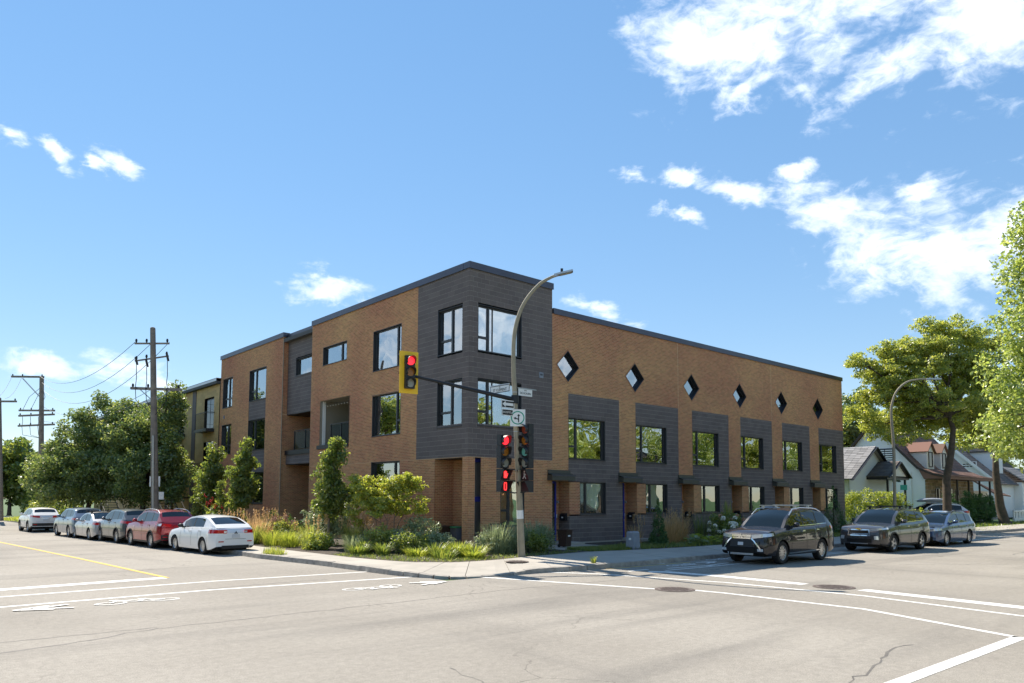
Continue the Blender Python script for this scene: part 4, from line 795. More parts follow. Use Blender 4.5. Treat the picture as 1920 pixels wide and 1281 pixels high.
place_text('AV.',.06,n*.010+up*.07,r,up,M['sign_black'],t); place_text('ST CLÉMENT',.125,n*.010-up*.03,r,up,M['sign_black'],t); MB().bar((0,.55,.135),(0,-.5,.135),.03).build('hanger',M['steel'],t)
t,r,up,n=plate_sign('street_name_sign',(-.93,-4.26,5.62),(1,0,0),.62,.23,'white','white street name sign reading De Rouen right of the lamp pole','street sign')
place_text('RUE',.06,n*.010+up*.07,r,up,M['sign_black'],t); place_text('DE ROUEN',.10,n*.010-up*.03,r,up,M['sign_black'],t); MB().bar((-.35,0,.135),(.5,0,.135),.03).build('hanger',M['steel'],t)
t,r,up,n=plate_sign('one_way_sign',(-1.67,-4.22,5.17),(1,0,0),.56,.26,'sign_black','black one way sign with white left arrow on the pole','sign','white')
a=MB(); 
for s in ((( -.10,-.045),(.23,-.045),(.23,.045),(-.10,.045)),): a.add([tuple(r*u_+up*v_+n*.010) for u_,v_ in s],[(0,1,2,3)])
a.add([tuple(r*u_+up*v_+n*.0102) for u_,v_ in ((-.24,0),(-.10,-.10),(-.10,.10))],[(0,1,2)]); a.build('arrow',M['white'],t)
t,r,up,n=plate_sign('exception_sign',(-1.66,-4.22,4.90),(1,0,0),.54,.22,'sign_black','small black sign reading excepte with a bicycle below the arrow','sign','white')
place_text('EXCEPTÉ',.085,n*.010-r*.06,r,up,M['white'],t); k=MB()
for s in (.16,.235): k.tube([tuple(r*(s+.028*math.cos(q*PI/5))+up*(-.02+.028*math.sin(q*PI/5))+n*.011) for q in range(11)],.005,4,False)
k.bar(tuple(r*.16-up*.02+n*.011),tuple(r*.185+up*.03+n*.011),.008); k.bar(tuple(r*.185+up*.03+n*.011),tuple(r*.235-up*.02+n*.011),.008); k.build('bicycle_symbol',M['white'],t)
t,r,up,n=plate_sign('direction_sign',(-1.33,-4.33,4.74),(.75,-.66,0),.50,.56,'white','white square sign with green ring and two black arrows','sign')
m=MB(); 
for q in range(36):
    a0,a1=2*PI*q/36,2*PI*(q+1)/36; m.add([tuple(r*(R_*math.cos(A))+up*(R_*math.sin(A))+n*.009) for R_,A in ((.225,a0),(.225,a1),(.188,a1),(.188,a0))],[(0,1,2,3)])
m.build('ring',M['green_ring'],t); m=MB()
def arrow2(p,q,w_,hd_):
    p,q=Vector(p),Vector(q); dd=(q-p).normalized(); pp=Vector((-dd.y,dd.x)); f=lambda v,o: tuple(r*v.x+up*v.y+n*o)
    m.add([f(p+pp*w_,.010),f(q-dd*hd_+pp*w_,.010),f(q-dd*hd_-pp*w_,.010),f(p-pp*w_,.010)],[(0,1,2,3)]); m.add([f(q,.0104),f(q-dd*hd_+pp*hd_*.75,.0104),f(q-dd*hd_-pp*hd_*.75,.0104)],[(0,1,2)])
arrow2((.03,-.15),(.03,.13),.017,.07); arrow2((.03,-.05),(-.135,.0),.018,.07); m.build('arrows',M['sign_black'],t)
# second lamp, far along the right kerb
LO2=(27.66,-4.74,.15); sc2=lambda p: tuple(CAM[i]+(p[i]-CAM[i])*.86 for i in range(3))
l2=empty('street_lamp',LO2,0,'distant curved grey street lamp in front of the honey locust','street lamp')
Q=rel([(27.66,-4.74,.1),(27.5,-4.9,4.79),(27.28,-4.91,6.96),(27.29,-4.99,7.73),(27.46,-5.21,8.41),(27.85,-5.61,8.91),(28.35,-6.07,9.07),(28.67,-6.41,9.08)],LO2)
Q=spline(Q,4); MB().tube(Q,[.105-.065*(i/(len(Q)-1))**.6 for i in range(len(Q))],10).build('pole',M['pole_grey'],l2,50); MB().obox(Vector(Q[-1])+Vector((.25,-.25,0)),(.3,-.28,0),(.09,.1,0),(0,0,.04)).build('lamp_head',M['steel'],l2)
t,r,up,n=plate_sign('street_name_sign',(27.95,-5.2,2.8),(.75,-.66,0),.40,.30,'green_ring','small green sign on the distant street lamp','sign'); 
# ------------------------------------------------------------------ utility poles and wires
def upole(o,top,r0,r1,label,arms,extra=None):
    t=empty('utility_pole',o,0,label,'utility pole','wooden utility poles along the left street'); f=lambda p: tuple(a-b for a,b in zip(p,o))
    MB().tube([f(o),f(tuple((a+b)/2 for a,b in zip(o,top))),f(top)],[r0,(r0+r1)/2,r1],12).ball(f(top),r1,10,6,(1,1,.6)).build('pole',M['pole'],t,50)
    for a,b,w_ in arms:
        A=MB().bar(f(a),f(b),w_,w_*1.2).build('crossarm',M['pole'],t)
        for k in range(4):
            if k==2: continue
            s=Vector(f(a)).lerp(Vector(f(b)),.04+.3*k); MB().tube([s+Vector((0,0,.05)),s+Vector((0,0,.14)),s+Vector((0,0,.24))],[.03,.06,.04],7).build('insulator',M['black'],A)
    return t,f
t,f=upole((-6.02,18.2,.1),(-6.66,17.76,10.68),.20,.13,'tall wooden utility pole standing behind the red suv',[((-7.3,18.45,9.92),(-5.99,17.24,9.92),.07),((-7.35,18.66,7.63),(-5.4,16.96,7.56),.11),((-7.26,18.45,9.02),(-5.98,17.3,9.28),.06)])
m=MB().bar(f((-7.0,18.36,7.58)),f((-6.45,17.9,6.95)),.04).bar(f((-5.8,17.3,7.53)),f((-6.4,17.9,6.95)),.04); m.build('brace',M['steel'],t)
m=MB().tube([f((-6.15,18.12,.1)),f((-6.42,17.8,5.2))],.06,8); m.build('cable_guard',M['steel'],t,50)
for (x,y,z) in ((-7.2,18.4,9.0),(-6.8,18.05,8.9),(-6.02,17.34,9.2)): MB().bar(f((x-.05,y,z+.22)),f((x+.05,y,z-.18)),.09).build('fuse_cutout',M['housing'],t); MB().tube([f((x,y,z-.2)),f((x+.03,y,z-.9)),f((x,y,z-1.3)),f((x+.05,y-.03,7.6))],.018,5).tube([f((x,y,7.6)),f((x+.05,y,7.0)),f((-6.4,17.85,6.2))],.018,5).build('drop_cable',M['black'],t)
t,f=upole((-4.84,57.5,.0),(-5.45,56.73,13.0),.26,.18,'weathered utility pole beyond the maples with three double crossarms',[((-7.55,58.56,13.05),(-5.3,56.6,13.03),.14),((-6.86,58.28,9.95),(-4.39,56.1,9.95),.13),((-6.86,58.32,9.45),(-4.39,56.14,9.6),.13),((-6.86,58.34,8.52),(-4.34,56.16,8.68),.13)])
MB().bar(f((-6.75,57.95,12.9)),f((-5.5,56.9,11.2)),.08).build('brace',M['steel'],t)
for k in range(3): x=-6.6+k*.55; y=58.1-k*.48; MB().tube([f((x,y,9.4)),f((x+.05,y,8.9)),f((x,y,8.5)),f((x+.1,y,7.7)),f((-5.2,57.0,7.4))],.022,5).tube([f((x,y,10)),f((x+.4,y-.4,11.2)),f((-5.35,56.8,12.2))],.02,5).build('drop_cable',M['black'],t)
upole((-8.75,50.2,.1),(-9.36,49.8,10.0),.19,.14,'utility pole at the left edge of the view beside the grass',[((-9.9,50.25,9.75),(-8.3,48.85,9.75),.12)])
def wire(a,b,sag,label,r=.014):
    a,b=Vector(a),Vector(b); P=[a.lerp(b,i/14)-Vector((0,0,sag*4*(i/14)*(1-i/14))) for i in range(15)]
    tag(MB().tube(P,r,5,False).build('overhead_wire',M['black']),label,'wire','overhead wires along the left street')
wire((-7.3,18.45,9.98),(-5.6,56.8,13.1),1.3,'uppermost overhead wire between the two utility poles'); wire((-6.7,17.8,9.9),(-5.5,56.8,12.6),1.7,'second overhead wire between the two utility poles'); wire((-5.99,17.24,9.98),(-5.45,56.8,12.0),2.2,'third overhead wire sagging below the upper pair'); wire((-6.4,17.8,7.7),(-5.3,56.9,10.4),1.2,'lower overhead wire behind the maple crown',.012); wire((-6.4,17.85,7.2),(-5.3,57,9.0),.6,'lowest overhead wire behind the maple crown',.012)
wire((-7.5,58.5,13.1),(-9.6,50,10),.4,'short wire from the far pole to the left edge pole',.014); wire((-6.8,57.9,13.1),(-9,49.5,10),.5,'second short wire from the far pole to the left edge pole',.014)
# antenna mast far away
t=empty('antenna_mast',(-5.0,120,0),0,'thin lattice telecom antenna mast far beyond the trees','antenna mast'); m=MB()
for sx,sy in ((-.6,0),(.6,0),(0,.9)): m.bar((sx,sy,0),(sx*.6,sy*.6,19),.12)
for k in range(12): z=k*1.6; m.bar((-.6,0,z),(.6,0,z+1.6),.07); m.bar((.6,0,z),(-.6,0,z+1.6),.07)
m.build('lattice',M['steel'],t)
for k in range(6): MB().box(-1.6+k*.6,-1.3+k*.6,-.2,.2,18.5,21.2).build('antenna',M['util_grey'],t)
# no parking signs by the pole
t=empty('parking_sign_post',(-5.75,19.6,.15),0,'thin post with white no parking sign left of the utility pole','sign post'); MB().cyl((0,0,0),(0,0,3.05),.03).build('post',M['steel'],t); MB().obox((-.02,-.05,2.75),(.21,-.18,0),(.004,.005,0),(0,0,.27)).build('panel',M['white'],t)
m=MB(); 
for q in range(20): a0,a1=2*PI*q/20,2*PI*(q+1)/20; m.add([(-.03+.75*R_*math.cos(A),-.06-.65*R_*math.cos(A),2.8+R_*math.sin(A)) for R_,A in ((.13,a0),(.13,a1),(.10,a1),(.10,a0))],[(0,1,2,3)])
m.bar((-.1,-.005,2.89),(.04,-.115,2.71),.03); m.build('symbol',M['lamp_red'],t); place_text('P',.17,(-.035,-.068,2.8),(.75,-.66,0),(0,0,1),M['sign_black'],t)
t=empty('notice_sign',(-5.60,19.45,.15),0,'small plain white sign below the no parking sign','sign'); MB().obox((0,0,2.0),(.22,-.19,0),(.004,.005,0),(0,0,.2)).build('panel',M['white'],t); MB().cyl((0.02,.02,0),(0.02,.02,2.1),.025).build('post',M['steel'],t)
# ------------------------------------------------------------------ cars
def paint_mat(name,c,metal=.35,rough=.28):
    return mat(name,c,.45 if metal<.3 else rough,metal if metal>=.3 else 0,spec=.15,coat=1.0)
def wheel_meshes(r,spokes,dark):
    ty=MB(); n=26; prof=[(r*.64,-.10),(r*.70,-.115),(r*.93,-.115),(r*.985,-.095),(r,-.06),(r,.06),(r*.985,.095),(r*.93,.115),(r*.70,.115),(r*.64,.10)]
    for (R,y) in prof:
        for k in range(n): a=2*PI*k/n; ty.v.append((R*math.cos(a),y,R*math.sin(a)))
    for i in range(len(prof)-1):
        for k in range(n): ty.f.append((i*n+k,i*n+(k+1)%n,(i+1)*n+(k+1)%n,(i+1)*n+k))
    rm=MB(); R=r*.66
    rm.tube([(0,-.098,0),(0,-.085,0),(0,-.02,0)],[R,R*.92,R*.88],n,False); rm.tube([(0,-.03,0),(0,-.075,0),(0,-.082,0)],[R*.22,R*.22,R*.12],14)
    for s in range(spokes):
        a=2*PI*s/spokes; d=Vector((math.cos(a),0,math.sin(a))); p=Vector((-math.sin(a),0,math.cos(a)))
        w0,w1=.013*(10/spokes)**.6,.020*(10/spokes)**.6
        q=[d*R*.15+p*w0,d*R*.95+p*w1*1.6,d*R*.95-p*w1*1.6,d*R*.15-p*w0]; rm.add([(x.x,-.080,x.z) for x in q]+[(x.x,-.05,x.z) for x in q],[(0,1,2,3),(0,4,5,1),(3,2,6,7)])
    dk=MB().disc((0,-.03,0),R*.93,(0,1,0),n,.05)
    return ty.mesh('tyre',35),rm.mesh('rim',30),dk.mesh('brake_disc')
def interp(P,t):
    for (a,x),(b,y) in zip(P,P[1:]):
        if t<=b: 
            u=(t-a)/(b-a) if b>a else 0; return x+(y-x)*max(0,min(1,u))
    return P[-1][1]
def car(name,label,color,p,loc,rz,group,sc=(1,1,1),cat='car'):
    L,W_,r,fo,wb=p['L'],p['W'],p['r'],p['fo'],p['wb']; root=empty(name,loc,rz,label,cat,group); root.scale=sc
    body=paint_mat(name+'_paint',color,p.get('metal',.35)); belt=p['belt']; gc=p.get('gc',.24)
    ra=r*1.17
    def zl(t):
        z=gc+.10*max(0,1-t/.5)**2+.14*max(0,1-(L-t)/.6)**2
        for c in (fo,fo+wb):
            d=abs(t-c)
            if d<ra: z=max(z,r*.98+math.sqrt(ra*ra-d*d))
        return z
    zb=lambda t: interp(belt,t)
    PR=[.945,.975,.995,1.0,.985,.955,.90]; SS=[0,.10,.28,.50,.70,.88,1.0]
    plan=lambda t: W_/2*(1-.17*max(0,1-t/.55)**2.2-.12*max(0,1-(L-t)/.5)**2.2)
    def hws(t,s): return plan(t)*interp(list(zip(SS,PR)),s)
    def hw(t,z): b,a=zb(t),gc; return hws(t,max(0,min(1,(z-a)/(b-a))))
    X=lambda t: L/2-t
    ts=set(np.linspace(0,L,38).round(4))|{.03,L-.03,.12,L-.12}
    for c in (fo,fo+wb):
        ts={t for t in ts if abs(abs(t-c)-ra)>.03}|{c+ra*math.cos(q*PI/14) for q in range(15)}|{c-ra-.002,c+ra+.002}
    ts=sorted(t for t in ts if 0<=t<=L)
    parts={}
    def put(key,pts):
        parts.setdefault(key,MB()).add(pts,[tuple(range(len(pts)))])
    YF=[-1,-.82,-.45,0,.45,.82,1]
    def side(t,s,sg): z=zl(t)+(zb(t)-zl(t))*s; return (X(t),sg*hw(t,z),z)
    def top(t,f): z=zb(t); return (X(t),f*hws(t,1),z+.045*(1-f*f)*min(1,t/.3)*min(1,(L-t)/.3))
    for a,b in zip(ts,ts[1:]):
        for sg in (-1,1):
            for s0,s1 in zip(SS,SS[1:]):
                q=[side(a,s0,sg),side(b,s0,sg),side(b,s1,sg),side(a,s1,sg)]; low=s1<=.12 and p.get('clad')
                put('lower_cladding' if low else 'body',q if sg<0 else q[::-1])
        for f0,f1 in zip(YF,YF[1:]): put('body',[top(a,f0),top(a,f1),top(b,f1),top(b,f0)])
    bulge=p.get('bulge',.10)
    def endp(front,s,f,off=0):
        t=0 if front else L; sd=side(t,s,1); bl=(bulge if front else .05)*(1-f*f)*(.5+.5*math.sin(PI*min(1,max(0,s*.9+.05))))+off
        return (sd[0]+(bl if front else -bl),f*sd[1],sd[2]+(.045*(1-f*f)*0))
    for fr in (True,False):
        for s0,s1 in zip(SS,SS[1:]):
            for f0,f1 in zip(YF,YF[1:]):
                q=[endp(fr,s0,f0),endp(fr,s0,f1),endp(fr,s1,f1),endp(fr,s1,f0)]; z=q[0][2]
                put('body',q if fr else q[::-1])
    # greenhouse
    tc,tr,tf,te=p['gh']; roof=p['roof']; zr=lambda t: interp(roof,t); Hm=max(z for _,z in roof)
    gts=set(np.linspace(tc,te,13))|{tc,tr,tf,te}|{x for w in p['win'] for x in w}
    gts=sorted(gts); ROW=[0,.10,.86,1.0]; ZF=[-1,-.86,-.45,0,.45,.86,1]
    def gp(t,s,sg):
        z0,z1=zb(t)-.02,max(zr(t),zb(t)-.01); wB=hws(t,1)*.985; f=(z1-z0)/(Hm-z0+1e-6); wT=wB*(1-.21*f); s2=s
        return (X(t),sg*(wB+(wT-wB)*(s2 if s<.99 else .985)),z0+(z1-z0)*s)
    def gtop(t,f):
        a=gp(t,1,1); return (a[0],f*a[1],a[2]+.05*(1-f*f)*max(0,min(1,(a[2]-zb(t))/.4)))
    for a,b in zip(gts,gts[1:]):
        m=(a+b)/2; iw=next((i for i,w in enumerate(p['win']) if w[0]-1e-6<=m<=w[1]+1e-6),None)
        for sg in (-1,1):
            for k,(s0,s1) in enumerate(zip(ROW,ROW[1:])):
                q=[gp(a,s0,sg),gp(b,s0,sg),gp(b,s1,sg),gp(a,s1,sg)]
                key='body'
                if k==1:
                    if iw is not None: key=('win',iw,sg)
                    elif p['win'][0][0]<m<p['win'][-1][1]: key=('pillar',sum(m>w[1] for w in p['win']),sg)
                put(key,q if sg<0 else q[::-1])
        for j,(f0,f1) in enumerate(zip(ZF,ZF[1:])):
            key='body'
            if 0<j<5:
                if b<=tr+1e-6: key='windscreen'
                elif a>=tf-1e-6 and b<te-.03: key='rear_window'
            put(key,[gtop(a,f0),gtop(a,f1),gtop(b,f1),gtop(b,f0)])
    me=None
    for k,mb in parts.items():
        if isinstance(k,tuple): mb.build('side_window' if k[0]=='win' else 'door_pillar',M['carglass' if k[0]=='win' else 'trim'],root,40)
        else: mb.build({'body':'car_body'}.get(k,k),{'body':body,'lower_cladding':M['trim'],'door_pillar':M['trim'],'windscreen':M['carglass'],'rear_window':M['carglass']}[k],root,38)
    # merge doubles so that shading is smooth
    import bmesh
    for o in root.children:
        bm=bmesh.new(); bm.from_mesh(o.data); bmesh.ops.remove_doubles(bm,verts=bm.verts,dist=.0008); bmesh.ops.recalc_face_normals(bm,faces=bm.faces); bm.to_mesh(o.data); bm.free(); o.data.set_sharp_from_angle(angle=rad(42))
    MB().box(X(L-.25),X(.25),-W_/2+.30,W_/2-.30,gc-.03,.85).box(X(fo-ra*.9),X(fo+ra*.9),-W_/2+.16,W_/2-.16,r*1.2,r+ra+.02).box(X(fo+wb-ra*.9),X(fo+wb+ra*.9),-W_/2+.16,W_/2-.16,r*1.2,r+ra+.02).build('underbody',M['under'],root)
    if p.get('clad'):
        for c in (fo,fo+wb):
            for sg in (-1,1):
                m=MB(); N=14; cw=p.get('cladw',.055)
                for q in range(N):
                    a0,a1=PI*q/N,PI*(q+1)/N; v=[]
                    for A,R_ in ((a0,ra),(a1,ra),(a1,ra+cw),(a0,ra+cw)): t=c+R_*math.cos(A); z=r*.98+R_*math.sin(A); v.append((X(t),sg*(hw(t,z)+.012),z))
                    m.add(v,[(0,1,2,3)])
                m.build('wheel_arch_trim',p.get('cladm') or M['trim'],root,40)
    ty,rm,dk=wheel_meshes(r,p.get('spokes',10),False); ty.materials.append(M['tyre']); rm.materials.append(M[p.get('rim','alloy')]); dk.materials.append(M['under'])
    for c in (fo,fo+wb):
        for sg in (-1,1):
            w_=link('wheel',ty,None,root,(X(c),sg*(W_/2-.115-.02),r)); w_.rotation_euler=(0,0,0 if sg<0 else PI); link('rim',rm,None,w_); link('brake_disc',dk,None,w_)
    # surface patches
    def strip(path,z0,z1,off=.010,front=True):
        """path: list of ('e',f) on the end face or ('s',t) along the side; z0,z1 callables of i/(n-1)"""
        m=MB(); n=len(path); P=[]
        for i,(k,v,sg) in enumerate(path):
            u=i/(n-1); row=[]
            for z in (z0(u),z1(u)):
                if k=='e':
                    t=0 if front else L; s=(z-zl(t))/(zb(t)-zl(t)); e=endp(front,max(0,min(1,s)),v*sg,off if True else 0); row.append((e[0],e[1],z))
                else:
                    t=v if front else L-v; row.append((X(t),sg*(hw(t,z)+off),z))
            P.append(row)
        for a,b in zip(P,P[1:]): m.quad(a[0],b[0],b[1],a[1])
        return m
    lin=lambda a,b: (lambda u: a+(b-a)*u)
    def lamp(front,f0,tmax,za,zb_,mname,part,shape=None):
        for sg in (-1,1):
            fs=np.linspace(f0,1,6); path=[('e',float(f),sg) for f in fs]+[('s',float(t),sg) for t in np.linspace(.03,tmax,5)]
            z0=lin(za[0],zb_[0]); z1=lin(za[1],zb_[1]); strip(path,z0,z1,.012,front).build(part,M[mname],root,40)
    def endpatch(front,f0,f1,z0,z1,mname,part,off=.012,n=9):
        path=[('e',float(f),1) for f in np.linspace(f0,f1,n)]; return strip(path,lin(z0[0],z0[1]) if isinstance(z0,tuple) else (lambda u:z0),lin(z1[0],z1[1]) if isinstance(z1,tuple) else (lambda u:z1),off,front).build(part,mname if not isinstance(mname,str) else M[mname],root,40)
    def sidestrip(t0,t1,z0,z1,mname,part,off=.008,n=12):
        for sg in (-1,1): strip([('s',float(t),sg) for t in np.linspace(t0,t1,n)],lin(*z0),lin(*z1),off).build(part,M[mname],root,40)
    # door gaps, handles, mirrors
    for t in p['doors']:
        for sg in (-1,1):
            m=MB(); zz=np.linspace(gc+.12,zb(t)-.01,7)
            for a,b in zip(zz,zz[1:]): m.quad((X(t-.007),sg*(hw(t,a)+.003),a),(X(t+.007),sg*(hw(t,a)+.003),a),(X(t+.007),sg*(hw(t,b)+.003),b),(X(t-.007),sg*(hw(t,b)+.003),b))
            m.build('door_gap',M['under'],root)
    for t in p['handles']:
        for sg in (-1,1): z=zb(t)-.13; MB().box(X(t+.09),X(t-.09),sg*hw(t,z),sg*(hw(t,z)+.03),z-.018,z+.018).build('door_handle',p.get('hm') or body,root)
    tm=p['gh'][0]+.55
    for sg in (-1,1): MB().ball((X(tm),sg*(hws(tm,1)+.14),zb(tm)+.09),.10,10,7,(.75,1.15,.80)).box(X(tm+.05),X(tm-.02),sg*(hws(tm,1)-.05),sg*(hws(tm,1)+.08),zb(tm)+.0,zb(tm)+.06).build('wing_mirror',M['trim'] if p.get('blackmirror') else body,root,50)
    if p.get('rails'):
        for sg in (-1,1):
            a,b=p['rails']; m=MB(); n=8; Pp=[]
            for i in range(n+1): t=a+(b-a)*i/n; y=gp(t,1,sg)[1]; Pp.append((X(t),y*.98,zr(t)+(.065 if 0<i<n else .0)))
            m.tube(Pp,.020,6); m.build('roof_rail',M[p.get('railm','steel')],root,50)
    for t in p.get('bars',()):
        y=abs(gp(t,1,1)[1])+.06; z=zr(t)+p.get('barz',.13); MB().box(X(t+.04),X(t-.04),-y,y,z-.015,z+.015).box(X(t+.03),X(t-.03),-y+.08,-y+.16,z-.12,z-.015).box(X(t+.03),X(t-.03),y-.16,y-.08,z-.12,z-.015).build('cross_bar',M[p.get('barm','steel')],root)
    if p.get('winchrome'):
        a,b=p['win'][0][0],p['win'][-1][1]
        for sg in (-1,1):
            m=MB(); n=12
            for i in range(n):
                t0,t1=a+(b-a)*i/n,a+(b-a)*(i+1)/n; v=[]
                for t,s in ((t0,.085),(t1,.085),(t1,.13),(t0,.13)): g_=gp(t,s,sg); v.append((g_[0],g_[1]+sg*.006,g_[2]))
                m.add(v,[(0,1,2,3)])
            m.build('window_trim',M['chrome'],root)
    return root,dict(lamp=lamp,endpatch=endpatch,sidestrip=sidestrip,body=body,X=X,zb=zb,zl=zl,hw=hw,endp=endp,strip=strip,lin=lin,L=L,W=W_)
SUV=dict(L=4.70,W=1.83,r=.355,fo=.94,wb=2.69,belt=[(0,.80),(.06,.93),(.30,1.02),(1.25,1.12),(3.2,1.16),(4.3,1.22),(4.62,1.20),(4.70,1.05)],gh=(1.18,2.02,4.05,4.60),roof=[(1.18,1.12),(1.55,1.42),(2.02,1.635),(2.6,1.695),(3.4,1.68),(4.05,1.60),(4.60,1.20)],win=[(1.55,2.48),(2.56,3.42),(3.50,4.12)],doors=(1.50,2.52,3.50),handles=(2.35,3.33),rails=(2.0,4.0),clad=True)
def suv(**k): d=dict(SUV); d.update(k); return d
parked_r='cars on the right hand street'; parked_l='cars parked along the left street'
# black suv with chrome shield nose and silver roof bars
o,c=car('black_suv','glossy black suv with silver roof bars and chrome nose nearest the corner',(.010,.010,.016),suv(clad=False,gc=.27,bars=(2.35,3.25),rails=(1.75,4.0),railm='alloy',barm='alloy',barz=.155,rim='alloy',spokes=12,winchrome=True,hm=M['chrome'],r=.36,metal=.2),(6.40,-9.25,0),PI,parked_r,(.995,1.0,1.03))
c['lamp'](True,.52,.42,(.80,.925),(.90,.985),'lamp_clear','headlight'); c['endpatch'](True,-.50,.50,.86,.93,'chrome','grille',.02); c['endpatch'](True,-.48,.48,.80,.845,'chrome','grille_bar',.02); c['endpatch'](True,-.50,.50,.845,.86,'under','grille_slot',.018)
c['endpatch'](True,-.55,.55,.55,.78,'trim','lower_grille',.012); c['endpatch'](True,-.55,.55,.30,.36,'steel','skid_plate',.025); c['endpatch'](True,-.60,.60,.37,.53,'under','air_intake',.015)
for sg in (-1,1):
    c['strip']([('e',f,sg) for f in (.52,.60,.68,.78,.88)],lambda u:.79-.36*u**1.3,lambda u:.84-.33*u**1.5,.03,True).build('chrome_blade',M['chrome'],o,40); c['strip']([('e',f,sg) for f in (.74,.86,.98)],lambda u:.42,lambda u:.50,.03,True).build('fog_lamp',M['lamp_clear'],o,40); c['strip']([('e',f,sg) for f in (.62,.75,.9,1.0)],lambda u:.40,lambda u:.66-.15*u,.012,True).build('fog_recess',M['under'],o,40)
c['endpatch'](True,-.13,.13,.60,.70,'plate','licence_plate',.03,4); c['sidestrip'](1.35,3.35,(.30,.34),(.345,.385),'chrome','sill_trim')
em=MB(); xx=c['endp'](True,.8,0)[0]+.035
for (y,z,a) in ((0,.955,0),(-.045,.88,1),(.045,.88,2)):
    w_=.028; h_=.045; q=[(0,h_),(w_,0),(0,-h_),(-w_,0)] if a==0 else [(-.045,-.022),(-.018,.02),(.045,.022),(.018,-.02)] if a==1 else [(.045,-.022),(.018,.02),(-.045,.022),(-.018,-.02)]
    em.add([(xx,y+u_,z-.03+v_) for u_,v_ in q],[(0,1,2,3)])
em.build('emblem',M['chrome'],o)
c['lamp'](False,.55,.45,(1.02,1.12),(1.05,1.15),'lamp_red','tail_light')
# charcoal suv
o,c=car('charcoal_suv','charcoal grey suv with black roof bars and chrome framed grille, second in the row',(.060,.058,.062),suv(clad=True,bars=(2.3,3.3),railm='trim',barm='trim',barz=.14,rim='alloy',spokes=5,winchrome=True,W=1.84,hm=M['chrome']),(15.1,-9.3,0),PI,parked_r,(1.08,1.02,1.0))
c['lamp'](True,.56,.50,(.84,.93),(.93,1.0),'lamp_clear','headlight'); c['endpatch'](True,-.58,.58,.66,.92,'chrome','grille_frame',.014); c['endpatch'](True,-.52,.52,.70,.88,'under','grille',.022)
for z in (.74,.79,.84): c['endpatch'](True,-.50,.50,z-.006,z+.006,'chrome','grille_bar',.026)
c['endpatch'](True,-.62,.62,.40,.54,'under','air_intake',.014); c['endpatch'](True,-.45,.45,.34,.38,'steel','skid_plate',.02)
for sg in (-1,1): c['strip']([('e',f,sg) for f in (.76,.86,.96)],lambda u:.52,lambda u:.66,.02,True).build('fog_lamp',M['lamp_clear'],o,40)
xx=c['endp'](True,.85,0)[0]+.05; MB().box(xx-.01,xx+.005,-.10,.10,.915,.945).box(xx-.01,xx+.004,-.035,.035,.90,.96).build('emblem',M['yel_plate'],o)
c['lamp'](False,.55,.45,(1.02,1.12),(1.05,1.15),'lamp_red','tail_light')
# blue wagon
WAG=dict(L=4.56,W=1.80,r=.325,fo=.88,wb=2.63,gc=.17,belt=[(0,.66),(.06,.74),(.35,.83),(1.2,.96),(3.2,.99),(4.3,1.03),(4.50,1.0),(4.56,.85)],gh=(1.15,2.05,4.0,4.48),roof=[(1.15,.96),(1.6,1.25),(2.05,1.42),(2.6,1.48),(3.5,1.465),(4.0,1.40),(4.48,1.02)],win=[(1.58,2.50),(2.58,3.40),(3.48,4.05)],doors=(1.5,2.54,3.45),handles=(2.38,3.30),rails=(2.05,3.95),railm='trim')
o,c=car('blue_wagon','blue grey estate wagon with pale wheels behind the charcoal suv',(.07,.11,.20),dict(WAG,spokes=9),(21.35,-9.2,0),PI,parked_r,(1.13,1.02,1.03))
c['lamp'](True,.58,.40,(.64,.75),(.70,.80),'lamp_clear','headlight'); c['endpatch'](True,-.56,.56,.655,.72,'under','grille',.016); c['endpatch'](True,-.85,.85,.26,.42,'under','air_intake',.014); c['endpatch'](True,-.12,.12,.47,.56,'plate','licence_plate',.03,4); c['lamp'](False,.55,.40,(.80,.92),(.83,.95),'lamp_red','tail_light')
# silver suv with roof box in the drive, half hidden
o,c=car('silver_suv','silver suv with grey roof box parked in the drive behind the hedge',(.55,.56,.58),suv(clad=False,rim='alloy'),(43.2,-1.4,.12),rad(140),'cars on the right hand street',(1,1,1))
c['lamp'](False,.45,.5,(1.0,1.14),(1.02,1.17),'lamp_red','tail_light')
t=empty('roof_box',(43.2,-1.4,1.93),rad(140),'grey roof box strapped on top of the silver suv','roof box'); rb=MB(); n=10
for i in range(n+1):
    u=i/n; x=-1.05+2.1*u; k=math.sin(PI*min(1,max(.04,u*.94+.03)))**.35
    rb.v+=[(x,-.42*k,0),(x,-.40*k,.22*k),(x,-.2*k,.30*k),(x,.2*k,.30*k),(x,.40*k,.22*k),(x,.42*k,0)]
for i in range(n):
    for j in range(6): a=i*6+j; b=i*6+(j+1)%6; rb.f.append((a,b,b+6,a+6))
rb.f+=[(5,4,3,2,1,0),tuple(n*6+j for j in range(6))]; rb.build('shell',M['util_grey'],t,40); MB().box(-1.03,1.03,-.425,.425,.06,.085).build('seam',M['trim'],t)
